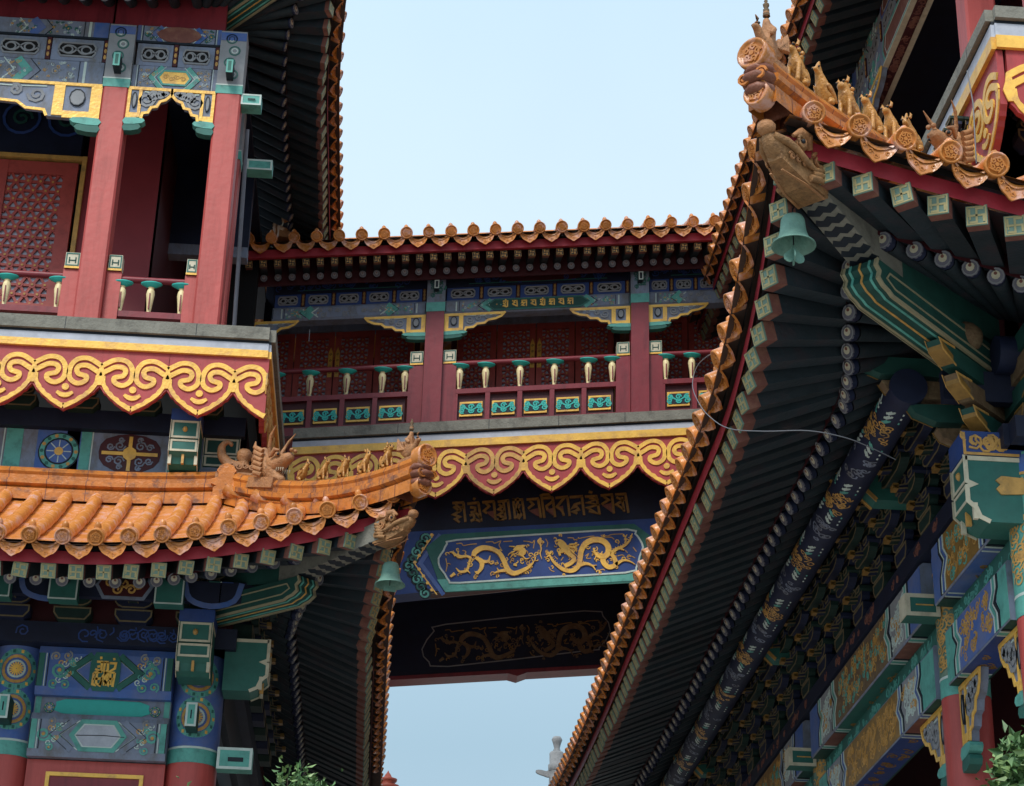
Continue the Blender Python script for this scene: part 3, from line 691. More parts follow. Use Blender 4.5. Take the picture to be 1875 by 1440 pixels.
def vase_mesh(h, w):
    m = MB(); f = Fr((0, 0, 0), (1, 0, 0), (0, 0, 1), (0, -1, 0))
    m.lathe(Fr((0, 0, 0), (1, 0, 0), (0, 1, 0), (0, 0, 1)), [(w * .15, 0), (w * .13, h * .06), (w * .18, h * .3), (w * .26, h * .62), (w * .22, h * .74), (w * .14, h * .80), (w * .2, h * .83)], 'pale_gold', 10)
    m.lathe(Fr((0, 0, 0), (1, 0, 0), (0, .6, 0), (0, 0, 1)), [(w * .14, h * .82), (w * .3, h * .86), (w * .62, h * .94), (w * .66, h * .97), (w * .5, h * 1.0), (.001, h * 1.0)], 'turquoise', 12)
    m.ribbon(Fr((0, -w * .2, 0), (1, 0, 0), (0, 0, 1), (0, -1, 0)), [(0, h * .1), (0, h * .6)], w * .07, .012, 'maroon', -.02)
    return m
def post_cap(mb, fr, a0, a1, b0, b1):
    mb.box(fr, a0, a1, b0, b1, -.06, .065, 'ivory'); c, d = (a0 + a1) / 2, (b0 + b1) / 2; k = (a1 - a0)
    mb.ribbon(fr, [(a0 + .012, b0 + .035), (a1 - .012, b0 + .035), (a1 - .012, b1 - .012), (a0 + .012, b1 - .012)], .012, .069, 'green', .065, True)
    mb.ribbon(fr, [(c - k * .22, d - k * .2), (c - k * .22, d + k * .25)], .012, .069, 'green_dark', .065)
    mb.ribbon(fr, [(c + k * .22, d - k * .2), (c + k * .22, d + k * .25)], .012, .069, 'green_dark', .065); mb.ribbon(fr, [(c - k * .22, d + .0), (c + k * .22, d + .0)], .012, .069, 'green_dark', .065)
    mb.box(fr, a0 - .002, a1 + .002, b0, b0 + .022, .04, .071, 'gold')
def fret_strip(fr, a0, a1, b0, b1, n, parent, post='gold_worn', plate='blue_grey'):
    """row of cloud panels with blackened openings between the two tie beams"""
    w = (a1 - a0) / n
    for i in range(n):
        mb = MB(); x0 = a0 + w * i; x1 = x0 + w - .06; c, d = (x0 + x1) / 2, (b0 + b1) / 2; hw, hh = (x1 - x0) * .36, (b1 - b0) * .30
        mb.box(fr, x0, x1, b0, b1, -.05, 0, plate)
        rr = [(c + hw * a, d + hh * b) for a, b in ((-1, -.5), (-.85, -1), (.85, -1), (1, -.5), (1, .5), (.85, 1), (-.85, 1), (-1, .5))]
        mb.prism(fr, rr, 0, .003, 'black'); mb.ribbon(fr, rr, .018, .012, 'grey_paint', 0, True)  # black plate painted in for the dark of the opening
        for e in (-1, 1):
            mb.ring(fr, c + e * hw * .5, d, hw * .26, .016, .011, 'grey_paint', 12, hh * .55)
            mb.ribbon(fr, [(c, d + hh * .1), (c + e * hw * .3, d - hh * .6), (c + e * hw * .7, d - hh * .45), (c + e * hw, d)], .018, .012, 'grey_paint', 0, False, 2)
            mb.ribbon(fr, [(c, d + hh * .1), (c + e * hw * .25, d + hh * .55), (c + e * hw * .55, d + hh * .6), (c + e * hw * .8, d + hh * .1)], .014, .012, 'grey_paint', 0, False, 2)
        mb.box(fr, x1 + .008, x1 + .052, b0, b1, -.05, .012, 'maroon_dark')
        for k in range(3): mb.disc(fr, x1 + .03, b0 + (b1 - b0) * (.22 + .28 * k), .016, .016, post, 6, .012, .03)
        mb.build('fret_panel', parent)
def queti(fr, a, b, L, H, sgn, parent, arch=None):
    """carved corner bracket under the tie beam, gilt edge with blue scrollwork; a at the column, growing towards sgn"""
    mb = MB(); f = Fr(fr(a, b, 0), fr.u * sgn, fr.v, fr.n)
    out = [(0, 0), (L, 0), (L * .94, -H * .16), (L * .84, -H * .26), (L * .72, -H * .30), (L * .66, -H * .42), (L * .54, -H * .44), (L * .48, -H * .56), (L * .36, -H * .58), (L * .34, -H * .70), (0, -H * .72)]
    mb.prism(f, out, -.04, .02, 'blue_grey')
    mb.ribbon(f, [(.0, -.018), (L * .985, -.018)], .036, .034, 'gold', .02)
    mb.ribbon(f, out[1:-1], .03, .03, 'gold', .02); mb.box(f, 0, L * .07, -H * .72, 0, .02, .032, 'gold'); mb.box(f, L * .24, L * .31, -H * .68, 0, .02, .032, 'gold')
    mb.box(f, L * .07, L * .24, -H * .72, -H * .58, .02, .031, 'gold'); mb.disc(f, L * .155, -H * .3, L * .05, .034, 'grey_paint', 10, .02, H * .17); mb.ring(f, L * .155, -H * .3, L * .05, .01, .04, 'ink', 10, H * .17, .02)
    for i, (x, y, r) in enumerate(((.42, -.28, .16), (.56, -.2, .12), (.70, -.16, .09), (.82, -.12, .06))): mb.spiral(f, L * x, H * y, H * r, H * .05, .032, 'grey_paint', 1.5, 1 if i % 2 else -1, i, 12, .02)
    mb.ribbon(f, [(L * .36, -H * .1), (L * .6, -H * .12), (L * .85, -H * .1)], .012, .03, 'white_line', .02)
    for k, (x, m_) in enumerate(((min(L * .4, .27), 'teal'), (min(L * .33, .22), 'green'))): mb.prism(f, smooth([(0, -H * (.72 + .13 * k)), (x, -H * (.72 + .13 * k)), (x * .96, -H * (.82 + .14 * k)), (0, -H * (.86 + .14 * k))], 2, True)[::1], -.05, .045 - .004 * k, m_)
    mb.build('carved_bracket', parent)
def rosette(mb, fr, a, b, r, h, ring_m='teal', mid='blue', core='gold', n=14):
    mb.disc(fr, a, b, r, h, 'ink', 20, h - .003); mb.ring(fr, a, b, r * .82, r * .22, h + .003, ring_m, 18, None, h - .002)
    for i in range(n):
        t = 6.2832 * i / n; mb.disc(fr, a + r * .82 * math.cos(t), b + r * .82 * math.sin(t), r * .10, h + .006, 'green' if i % 2 else 'gold_worn', 6, h)
    mb.disc(fr, a, b, r * .62, h + .004, mid, 16, h)
    for i in range(8):
        t = 6.2832 * i / 8; mb.ribbon(fr, [(a + r * .24 * math.cos(t), b + r * .24 * math.sin(t)), (a + r * .58 * math.cos(t), b + r * .58 * math.sin(t))], r * .05, h + .007, 'white_line', h)
    mb.disc(fr, a, b, r * .22, h + .008, core, 10, h)
def painted_beam(fr, a0, a1, b0, b1, parent, base='blue_grey', name='tie_beam', cart='grey_paint', edge='teal', band='teal', depth=.2, bulge=.0, motif=None, frame=True, hexw=.17, chev='teal', scroll='teal', line='ink'):
    """horizontal tie beam with painted end bands, chevrons, scrolls and a central cartouche"""
    mb = MB(); L = a1 - a0; H = b1 - b0; c, d = (a0 + a1) / 2, (b0 + b1) / 2
    mb.prism(Fr(fr(a0, 0, 0), fr.n, fr.v, fr.u), [(-depth, b0), (bulge * .4, b0), (bulge, b0 + H * .15), (bulge, b1 - H * .15), (bulge * .4, b1), (-depth, b1)], 0, L, base)
    f = fr.at(0, 0, bulge); q = .12
    lo, hi = b0 + H * .16, b1 - H * .16
    if bulge == 0: lo, hi = b0, b1
    for e in (-1, 1):
        s = lambda t: c + e * L / 2 * t
        for t0, t1, m_ in ((.985, .90, edge), (.885, .87, 'white_line')):
            x = sorted((s(t0), s(t1))); mb.box(f, x[0], x[1], lo, hi, 0, .004, m_)
        for t in (.845, .99): mb.ribbon(f, [(s(t), lo), (s(t), hi)], .008, .005, line)
        k = H * .42 / (L / 2)
        for t, m_, w_ in ((hexw * 2 + .25, chev, .085), (hexw * 2 + .255 + .07, line, .008), (hexw * 2 + .17, 'white_line', .012)):
            mb.ribbon(f, [(s(t - k), hi), (s(t), d), (s(t - k), lo)], w_ * min(1, L / 1.6), .004 if m_ != line else .005, m_)
        for i, (t, y, r) in enumerate(((hexw * 2 + .41, .0, .17), (hexw * 2 + .31, .30, .10), (hexw * 2 + .31, -.30, .10), (hexw * 2 + .48, .28, .10), (hexw * 2 + .48, -.28, .10))):
            if t > .80: continue
            mb.spiral(f, s(t), d + y * H, r * H, r * H * .3, .005, scroll if i % 2 == 0 else 'grey_paint', 1.5, e, i * 1.3); mb.disc(f, s(t), d + y * H, r * H * .25, .007, 'gold_worn', 7)
    hx = [(c - L * hexw, d), (c - L * hexw + H * .22, hi - H * .02), (c + L * hexw - H * .22, hi - H * .02), (c + L * hexw, d), (c + L * hexw - H * .22, lo + H * .02), (c - L * hexw + H * .22, lo + H * .02)]
    if frame:
        mb.prism(f, hx, 0, .004, cart); mb.ribbon(f, hx, H * .10, .006, edge, 0, True); mb.ribbon(f, [(c + (x - c) * .86, d + (y - d) * .80) for x, y in hx], H * .025, .007, 'white_line', 0, True)
    for m_, n_, sd_ in (('white_line', 5, 1), (scroll, 7, 2), ('gold_worn', 3, 3)):
        for sx in (-1, 1):
            xa, xb = sorted((c + sx * L * (hexw + .03), c + sx * L * .42))
            if xb - xa > H * .3: scribble(mb, f, xa, xb, lo, hi, int(n_ * (xb - xa) / H * .8) + 2, H * .085, m_, H * .022, .0035 + .0002 * sd_, 0, int(abs(a0 * 100)) + sd_)
    if motif: motif(mb, f, c, d, H)
    mb.build(name, parent)
def scribble(mb, fr, a0, a1, b0, b1, n, r, m, w=.012, h=.006, h0=0., seed=1):
    rn = random.Random(seed)
    for i in range(n):
        x, y = rn.uniform(a0 + r, a1 - r), rn.uniform(b0 + r, b1 - r); rr = r * rn.uniform(.55, 1.1)
        mb.spiral(fr, x, y, rr, w, h + .0004 * (i % 7), m, rn.uniform(.9, 1.6), rn.choice((-1, 1)), rn.uniform(0, 6), 10, h0)
        if i % 2: mb.ribbon(fr, [(x + rr, y), (x + rr * 1.5, y + rr * .5), (x + rr * 1.4, y + rr * 1.1)], w, h + .0004 * (i % 5), m, h0, False, 2)
def cushion_end(fr, parent, a, b, w, d, h, blue_top=True, m='green', name='beam_end'):
    """projecting beam end above a column: block with a scalloped lower edge. fr.n points out; a centre, b bottom"""
    mb = MB(); f = Fr(fr(a, b, 0), fr.n, fr.v, fr.u)
    prof = [(0, 0), (d * .62, 0), (d * .80, h * .07), (d * .86, h * .20), (d, h * .30), (d, h * .52), (d * .88, h * .56), (d, h * .60), (d, h), (0, h)]
    mb.prism(f, prof, -w / 2, w / 2, m)
    if blue_top: mb.box(f, 0, d * 1.01, h, h * 1.26, -w / 2 - .01, w / 2 + .01, 'blue_deep')
    for e in (-1, 1):
        g = Fr(f(0, 0, e * w / 2), f.u, f.v, f.n * e)
        mb.ribbon(g, prof[1:9], .03, .006, 'ivory'); mb.ribbon(g, [(0, h - .02), (d, h - .02)], .03, .006, 'ivory')
    fc = Fr(fr(a, b, d), fr.u, fr.v, fr.n)
    for y0, y1 in ((.32, .54), (.62, .97)): mb.ribbon(fc, [(-w * .44, h * y0), (w * .44, h * y0), (w * .44, h * y1), (-w * .44, h * y1)], .02, .005, 'ivory', 0, True)
    mb.box(Fr(fr(a, b, d * .84), fr.u, fr.v, fr.n), -.012, .012, h * .05, h * .26, 0, .035, 'gold_worn'); mb.ball(fc(0, h * .8, .0), .025, 'gold_worn', .03, 6)
    for e in (-1, 1): mb.box(Fr(fr(a, b, d * .83), fr.u, fr.v, fr.n), e * w * .46 - .015, e * w * .46 + .015, h * .04, h * .28, 0, .03, 'ivory')
    mb.build(name, parent)
def edged_box(mb, fr, a0, a1, b0, b1, h0, h1, m, e='gold_dark', w=.012):
    mb.box(fr, a0, a1, b0, b1, h0, h1, m)
    mb.ribbon(fr, [(a0 + w / 2, b0 + w / 2), (a1 - w / 2, b0 + w / 2), (a1 - w / 2, b1 - w / 2), (a0 + w / 2, b1 - w / 2)], w, h1 + .003, e, h1, True)
def bracket_mesh(out, up, w=.62, k=0):
    """bracket set: u along the wall, v up, n out of the wall; three stepped tiers with scooped arms"""
    m = MB(); A, B = ('bracket_green', 'bracket_blue') if k % 2 == 0 else ('bracket_blue', 'bracket_green'); st = 3; e = 'bracket_line'
    m.prism(LOC, [(-.12, 0), (.12, 0), (.17, .06), (.17, .13), (-.17, .13), (-.17, .06)], -.05, .14, A)
    m.ribbon(LOC, [(-.12, .012), (.12, .012), (.165, .07), (.165, .12), (-.165, .12), (-.165, .07)], .014, .145, e, .14, True)
    for i in range(st):
        z = .13 + (up - .13) * i / st; hz = (up - .13) / st; o = out * (i + 1) / st
        L = w * (.55 + .17 * i) / 2
        s = Fr((0, 0, 0), (0, 0, 1), (0, 1, 0), (-1, 0, 0))          # side frame: a = out, b = up
        prof = [(-.05, z), (o * .75, z), (o + .03, z + hz * .35), (o + .10, z + hz * .30), (o + .14, z + hz * .42), (o + .02, z + hz * .62), (-.05, z + hz * .62)]
        m.prism(s, prof, -.04, .04, B)
        for sg in (-1, 1): m.ribbon(Fr((0, 0, 0), s.u, s.v, s.n * sg), prof, .012, .045, e, .04, True)
        m.prism(LOC, [(-.045, z + hz * .28), (.045, z + hz * .28), (.045, z + hz * .6), (-.045, z + hz * .6)], o + .105, o + .147, 'gold_dark')
        for oo in ([o - out / st, o] if i else [o]):
            h0 = oo - .035; h1 = oo + .035
            arm = [(-L, z + hz * .62), (-L, z + hz * .36), (-L * .86, z + hz * .16), (-L * .6, z), (L * .6, z), (L * .86, z + hz * .16), (L, z + hz * .36), (L, z + hz * .62)]
            m.prism(LOC, arm, h0, h1, A); m.ribbon(LOC, arm, .012, h1 + .004, e, h1, True)
            for c in (-L + .05, 0, L - .05):
                m.prism(LOC, [(c - .045, z + hz * .62), (c + .045, z + hz * .62), (c + .062, z + hz * .78), (c + .062, z + hz), (c - .062, z + hz), (c - .062, z + hz * .78)], h0 - .02, h1 + .02, B)
                m.ribbon(LOC, [(c - .04, z + hz * .65), (c + .04, z + hz * .65), (c + .056, z + hz * .8), (c + .056, z + hz * .96), (c - .056, z + hz * .96), (c - .056, z + hz * .8)], .01, h1 + .024, e, h1 + .02, True)
    return m
# ------------------------------------------------------------------ setting
mb = MB(); mb.grid([[V((x, y, 0)) for x in (-1500, -40, 40, 1500)] for y in (-1500, -40, 80, 1500)], 'paving', False)
mb.build('ground', None, kind='structure')

# ================================================================== LEFT (smaller) pavilion
LP = root('pavilion', (-4.5, 20.5, 0), 'smaller pavilion with red gallery columns at the lower left end of the sloping bridge', 'pavilion', 'pavilions joined by the bridge')
LF = Slope((0.0, 16.2), (-1, 0), (0, 1), 7.64, .53, 2.9, 1.6, .19, 1.65)
LS = Slope((0.0, 16.2), (0, 1), (-1, 0), 7.64, .53, 2.9, 1.6, .19, 1.65)
roof_side(LF, LP, -.12, 6.6, ncap=16)
roof_side(LS, LP, -.12, 12.6, ncap=26, lean=.2, prot=-.01)
hip_ridge(LF, LP, 1.55)
tipL = corner_beam(LF, LP, head=True, hs=.62, lower_t=.75, pull=.26)
# ridge along the wall above the lower roof
mb = MB(); path = [LF.P(1.45 + .3 * i, 1.62, -.02) for i in range(18)]
sweep(mb, path, [(a * 1.15, b * 1.02) for a, b in PROFILE], 'ridge_tile')
path2 = [LS.P(1.45 + .3 * i, 1.62, -.02) for i in range(22)]
sweep(mb, path2, [(a * 1.15, b * 1.02) for a, b in PROFILE], 'ridge_tile')
for i in range(1, 14): sweep(mb, [LF.P(1.45 + .37 * i - .004, 1.62, -.02), LF.P(1.45 + .37 * i + .004, 1.62, -.02)], [(a * 1.165, b * 1.024) for a, b in PROFILE], 'tile_dark')
mb.build('wall_ridge', LP)
# ground storey
def round_column(parent, x, y, z0, z1, r, painted=None, seed=1, sp=None):
    mb = MB(); mb.lathe(Fr((x, y, 0), (1, 0, 0), (0, 1, 0), (0, 0, 1)), [(r * 1.02, z0), (r, z1)], 'red', 24); mb.build('column', parent)
    if painted:
        zt = painted; mb = MB(); f = Fr((x, y, 0), (1, 0, 0), (0, 1, 0), (0, 0, 1))
        mb.lathe(f, [(r * 1.015, z1), (r * 1.015, z1 + .13)], 'teal', 24); mb.lathe(f, [(r * 1.02, z1 + .13), (r * 1.02, z1 + .15)], 'white_line', 24)
        mb.lathe(f, [(r * 1.01, z1 + .15), (r * 1.01, zt)], sp or 'blue', 24)
        return mb, f
def wrap(mb, x, y, r, pts, w, h, m, z0=0, ang=0):
    """paint a stroke on a column: pts are (arc length, z)"""
    for p, q in zip(pts, pts[1:]):
        a, b = ang + p[0] / r, ang + q[0] / r
        P = V((x + math.sin(a) * (r + h), y - math.cos(a) * (r + h), p[1])); Q = V((x + math.sin(b) * (r + h), y - math.cos(b) * (r + h), q[1]))
        n = V((math.sin((a + b) / 2), -math.cos((a + b) / 2), 0)); d = (Q - P)
        if d.length < 1e-5: continue
        s_ = d.normalized().cross(n) * (w / 2)
        mb.face([P - s_, Q - s_, Q + s_, P + s_], m)
def spiral_pts(a, b, r, turns, d, ph, n=12): return [(a + r * (1 - .8 * i / n) * math.cos(ph + d * turns * 6.283 * i / n), b + r * (1 - .8 * i / n) * math.sin(ph + d * turns * 6.283 * i / n)) for i in range(n + 1)]
FL = front(17.96)
ZL = 6.20
for x, sd in ((-1.74, 1), (-3.42, 2), (-7.0, 3)):
    mb, f = round_column(LP, x, 18.2, 0, ZL, .235, 7.4, sd)
    for cz, rr in ((6.62, .17), (7.0, .17)):
        for rad, m_, w_ in ((rr, 'teal', .05), (rr * .72, 'gold_worn', .03), (rr * .45, 'white_line', .02), (rr * .2, 'gold', .06)):
            wrap(mb, x, 18.2, .238, [(rad * math.cos(i * .393), cz + rad * math.sin(i * .393)) for i in range(17)], w_, .003 + (.001 if m_ == 'gold' else 0), m_, ang=.08 if x > -2 else .1)
        for i in range(14):
            t = i * .449; wrap(mb, x, 18.2, .238, [(rr * 1.0 * math.cos(t) - .012, cz + rr * math.sin(t)), (rr * 1.0 * math.cos(t) + .012, cz + rr * math.sin(t))], .03, .007, 'gold' if i % 3 == 0 else 'green', ang=.08 if x > -2 else .1)
    mb.build('painted_head', LP)
    mb = MB(); edged_box(mb, FL, x - .05, x + .05, 6.46, 6.68, .02, .26, 'green_dark', 'white_line', .02); mb.box(FL, x - .03, x + .03, 6.48, 6.66, .26, .266, 'teal'); mb.box(FL, x - .006, x + .006, 6.53, 6.61, .266, .268, 'ink'); mb.build('tenon', LP)
def gold_glyph(mb, f, c, d, H, s=1.):
    mb.prism(f, [(c + x * H * .30, d + y * H * .40) for x, y in ((-.7, -1), (.7, -1), (1, -.5), (1, .5), (.7, 1), (-.7, 1), (-1, .5), (-1, -.5))], .004, .009, 'green')
    k = H * .36
    for st in ([(-.5, .55), (-.15, .55)], [(-.3, .85), (-.28, .7)], [(.42, .8), (.45, .68)], [(-.22, .55), (-.22, .0), (-.55, .12)], [(-.45, .25), (-.3, .3)], [(-.6, -.1), (-.2, .0)], [(-.6, -.1), (-.62, -.75), (-.4, -.8)], [(-.42, -.1), (-.42, -.7), (-.2, -.8), (-.1, -.5)], [(-.1, .55), (.15, .55)], [(-.05, .55), (-.08, .05), (.05, -.1), (.02, -.8)], [(.12, .55), (.14, .1), (-.1, -.3), (-.2, -.8)],
               [(.22, .5), (.55, .5), (.52, .2), (.2, -.02), (.55, -.05)], [(.2, -.05), (.1, -.8)], [(.3, -.1), (.38, -.75)], [(.55, -.05), (.5, -.85)], [(.2, -.4), (.5, -.42)], [(-.6, -.45), (-.1, -.4)], [(.0, -.5), (.25, -.75), (.3, -.55)]):
        mb.ribbon(f, [(c + x * k, d + y * k) for x, y in st], k * .13, .014, 'gold', .009)
def plain_hex(mb, f, c, d, H): mb.ribbon(f, [(c - .2, d - .002), (c + .05, d + .006), (c + .24, d - .004)], .006, .008, 'ink', .004)
for a0, a1 in ((-3.20, -1.96), (-6.78, -3.64)):
    painted_beam(FL, a0, a1, 6.76, 7.22, LP, 'blue', 'tie_beam', 'blue', 'green', 'teal', .2, .05, gold_glyph, False, .13, 'green', 'teal')
    mb = MB(); mb.box(FL, a0, a1, 6.60, 6.76, -.2, -.05, 'blue_grey'); f = FL.at(0, 0, -.05); c = (a0 + a1) / 2
    mb.prism(f, smooth([(c - .36, 6.61), (c + .36, 6.61), (c + .42, 6.68), (c + .34, 6.745), (c - .34, 6.745), (c - .42, 6.68)], 2, True), 0, .006, 'turquoise')
    for e in (-1, 1):
        mb.box(f, *sorted((c + e * .61, c + e * .56)), 6.60, 6.76, 0, .004, 'teal'); rosette(mb, f, c + e * .48, 6.66, .05, .006, 'teal', 'blue_grey')
    mb.build('cushion_board', LP)
    painted_beam(FL, a0, a1, 6.19, 6.59, LP, 'blue_grey', 'tie_beam', 'lime', 'teal', 'teal', .2, .04, plain_hex, True, .19, 'blue_grey', 'teal')
    mb = MB(); mb.box(FL, a0, a1, 0, 6.18, -.25, -.06, 'red'); f = FL.at(0, 0, -.06)
    mb.ribbon(f, [(a0 + .2, 0), (a0 + .2, 6.05), (a1 - .2, 6.05), (a1 - .2, 0)], .035, .02, 'gold', 0); mb.box(f, a0 + .22, a1 - .22, 0, 6.03, 0, .006, 'maroon'); mb.build('lintel_board', LP)
mb = MB(); mb.box(FL, -7.2, -1.5, 7.225, 7.42, -.35, .14, 'navy'); scribble(mb, FL, -7, -1.6, 7.24, 7.41, 40, .07, 'blue_deep', .012, .143, .14, 3); mb.build('top_plate', LP)
SIDE = right_face(-1.5)
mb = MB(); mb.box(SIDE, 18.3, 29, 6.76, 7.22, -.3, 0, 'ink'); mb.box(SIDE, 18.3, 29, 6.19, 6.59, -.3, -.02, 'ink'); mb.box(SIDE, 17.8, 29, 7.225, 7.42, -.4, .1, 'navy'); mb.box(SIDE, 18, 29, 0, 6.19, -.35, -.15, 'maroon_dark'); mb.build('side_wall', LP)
for y in (19.6, 22.6):
    round_column(LP, -1.74, y, 0, 6.2, .22)
# beam ends at the corner: one towards the viewer, one towards the bridge side
cushion_end(Fr((0, 17.9, 0), (1, 0, 0), (0, 0, 1), (0, -1, 0)), LP, -1.75, 6.90, .30, .42, .47, True, 'green')
cushion_end(Fr((-1.5, 0, 0), (0, 1, 0), (0, 0, 1), (1, 0, 0)), LP, 18.02, 6.86, .30, .40, .5, False, 'green')
mb = MB()
edged_box(mb, Fr((-1.5, 18.1, 0), (1, 0, 0), (0, 0, 1), (0, -1, 0)), 0, .32, 6.16, 6.36, -.06, .10, 'teal', 'white_line', .025)
mb.box(Fr((-1.5, 18.0, 0), (1, 0, 0), (0, 0, 1), (0, -1, 0)), .1, .24, 6.23, 6.27, .002, .004, 'ink')
mb.build('tenon', LP); mb = MB()
edged_box(mb, Fr((-1.5, 19.6, 0), (1, 0, 0), (0, 0, 1), (0, -1, 0)), 0, .40, 6.14, 6.34, -.06, .10, 'green_dark', 'green', .025)
mb.build('tenon', LP)
# bracket sets and the boards between them
BR = [proto(bracket_mesh(.48, .50, .6, k), 'bracket_set') for k in (0, 1)]
for i in range(10):
    x = -1.8 - .56 * i; place(BR[i % 2], 'bracket_set', fmat(Fr((x, 17.88, 7.42), (1, 0, 0), (0, 0, 1), (0, -1, 0))), LP)
for i in range(9):
    y = 18.2 + .56 * i; place(BR[i % 2], 'bracket_set', fmat(Fr((-1.42, y, 7.42), (0, 1, 0), (0, 0, 1), (1, 0, 0))), LP)
mb = MB(); f = front(17.92); mb.box(f, -7, -1.5, 7.42, 8.0, -.1, 0, 'maroon_dark'); mb.build('bracket_board', LP)
mb = MB(); f = right_face(-1.46); mb.box(f, 18, 29, 7.42, 8.0, -.1, 0, 'maroon_dark'); mb.build('bracket_board', LP)
mb = MB()                 # purlins carried by the brackets, painted in front
mb.tube([(-7.2, 17.4, 7.97), (-1.2, 17.4, 7.97)], .11, 'blue_deep', 12); mb.tube([(-.93, 17.6, 7.97), (-.93, 25, 7.97)], .11, 'blue_deep', 12)
mb.box(front(17.42), -7.2, -1.2, 7.53, 7.73, -.04, .04, 'navy')
f = front(17.38); x = -1.4
while x > -7:
    mb.box(f, x - .14, x - .04, 7.53, 7.73, .0, .004, 'blue_deep'); mb.box(f, x - .26, x - .16, 7.53, 7.73, 0, .004, 'green'); mb.box(f, x - .155, x - .145, 7.53, 7.73, 0, .005, 'white_line'); x -= 1.4
for cx, m_ in ((-2.42, 'gold_worn'), (-3.8, 'gold_worn'), (-5.2, 'gold_worn')):
    hx = [(cx - .25, 7.65), (cx - .18, 7.53), (cx + .18, 7.53), (cx + .25, 7.65), (cx + .18, 7.77), (cx - .18, 7.77)]
    mb.prism(f, hx, 0, .006, 'maroon_dark'); mb.ribbon(f, hx, .03, .009, 'blue_grey', 0, True)
    for k in range(5): mb.spiral(f, cx - .13 + .065 * k, 7.64 + .03 * (-1) ** k, .05, .018, .012, m_, 1.3, (-1) ** k, k)
for cx in (-1.62, -3.1): mb.prism(f, smooth([(cx - .26, 7.72), (cx - .2, 7.55), (cx, 7.49), (cx + .2, 7.55), (cx + .26, 7.72)], 3), 0, .005, 'navy'); mb.ribbon(f, smooth([(cx - .26, 7.72), (cx - .2, 7.55), (cx, 7.49), (cx + .2, 7.55), (cx + .26, 7.72)], 3), .05, .008, 'blue')
for cx in (-3.55, -2.95, -2.0): edged_box(mb, f, cx - .13, cx + .13, 7.46, 7.72, -.05, .10, 'green', 'white_line', .014)
mb.build('eave_purlin', LP)
# strip of wall between the lower roof and the gallery
F2 = front(18.0)
mb = MB(); mb.box(F2, -7.5, -1.5, 8.3, 9.5, -.2, 0, 'blue_grey'); mb.box(F2, -7.5, -1.5, 9.42, 9.62, -.2, .09, 'navy')
x = -1.62
for cx in (-2.60, -5.0):
    hw = .30
    mb.prism(F2, smooth([(cx - hw, 9.22), (cx - hw * .8, 9.36), (cx, 9.42), (cx + hw * .8, 9.36), (cx + hw, 9.22), (cx + hw * .8, 9.08), (cx, 9.0), (cx - hw * .8, 9.08)], 2, True), 0, .006, 'maroon_dark')
    mb.ribbon(F2, [(cx - hw * .9, 9.21), (cx + hw * .9, 9.21)], .035, .012, 'gold', .006); mb.ribbon(F2, [(cx, 9.03), (cx, 9.39)], .035, .013, 'gold', .006)
    mb.disc(F2, cx, 9.21, .07, .016, 'gold', 10, .006)
    for sx in (-1, 1):
        for sy in (-1, 1):
            for (dx, dy, r) in ((.1, .08, .055), (.19, .07, .04), (.09, .145, .03)): mb.spiral(F2, cx + sx * dx, 9.21 + sy * dy, r, .014, .011, 'blue_grey', 1.4, sx * sy, 0, 10, .006)
    for e in (-1, 1):
        mb.box(F2, *sorted((cx + e * .48, cx + e * .38)), 8.5, 9.42, 0, .004, 'teal'); mb.ribbon(F2, [(cx + e * .37, 8.5), (cx + e * .37, 9.42)], .012, .006, 'white_line'); mb.box(F2, *sorted((cx + e * .62, cx + e * .49)), 8.5, 9.42, 0, .003, 'blue')
for cx in (-3.28, -4.2, -5.8): mb.box(F2, cx - .22, cx + .22, 8.9, 9.42, 0, .003, 'blue'); rosette(mb, F2, cx, 9.2, .2, .006)
for cx in (-3.72,): mb.box(F2, cx - .08, cx + .08, 8.5, 9.42, 0, .004, 'teal'); mb.ribbon(F2, [(cx - .1, 8.5), (cx - .1, 9.42)], .012, .005, 'white_line')
mb.build('frieze', LP)
cushion_end(Fr((0, 18.0, 0), (1, 0, 0), (0, 0, 1), (0, -1, 0)), LP, -2.05, 8.98, .27, .36, .46, True, 'green')
cushion_end(Fr((0, 18.25, 0), (1, 0, 0), (0, 0, 1), (0, -1, 0)), LP, -1.72, 9.0, .34, .26, .42, True, 'green_dark')
mb = MB(); mb.box(right_face(-1.5), 18.0, 24, 8.3, 9.6, -.2, 0, 'navy'); mb.build('side_wall', LP)
BR2 = proto(bracket_mesh(.40, .40, .5, 0), 'bracket_set')
for i in range(9): place(BR2, 'bracket_set', fmat(Fr((-1.9 - .6 * i, 17.95, 9.58), (1, 0, 0), (0, 0, 1), (0, -1, 0))), LP)
# gallery: floor, skirting, balustrade, columns
GF = front(17.4); gz = at(495, 605, 17.4).z; gx = at(495, 605, 17.4).x
mb = MB(); mb.box(Fr((0, 0, 0), (1, 0, 0), (0, 1, 0), (0, 0, 1)), -8, gx - .02, 17.42, 25, gz - .12, gz - .01, 'stone_edge'); mb.box(Fr((0, 0, 0), (1, 0, 0), (0, 1, 0), (0, 0, 1)), -8, gx - .15, 17.6, 25, gz - .5, gz - .12, 'ink'); mb.build('gallery_floor', LP)
skirt(GF, -8, gx, gz, LP, .635, gx - .62, 1, sv=1.0, lobe_b=-.70, boardtop=-.31)
for i in range(2, 9): cloud_board(GF, gx + .02 - .635 * i, gz - .70, .635, gz - .31, LP)
mb_half = cloud_board(GF, gx + .015, gz - .70, .635, gz - .31, LP, 'gold', 'skirt_red', -1)
GS = right_face(gx)
skirt(GS, 17.4, 24.5, gz, LP, .635, 17.72, 8, sv=1.0, lobe_b=-.70, boardtop=-.31, worn=range(8))
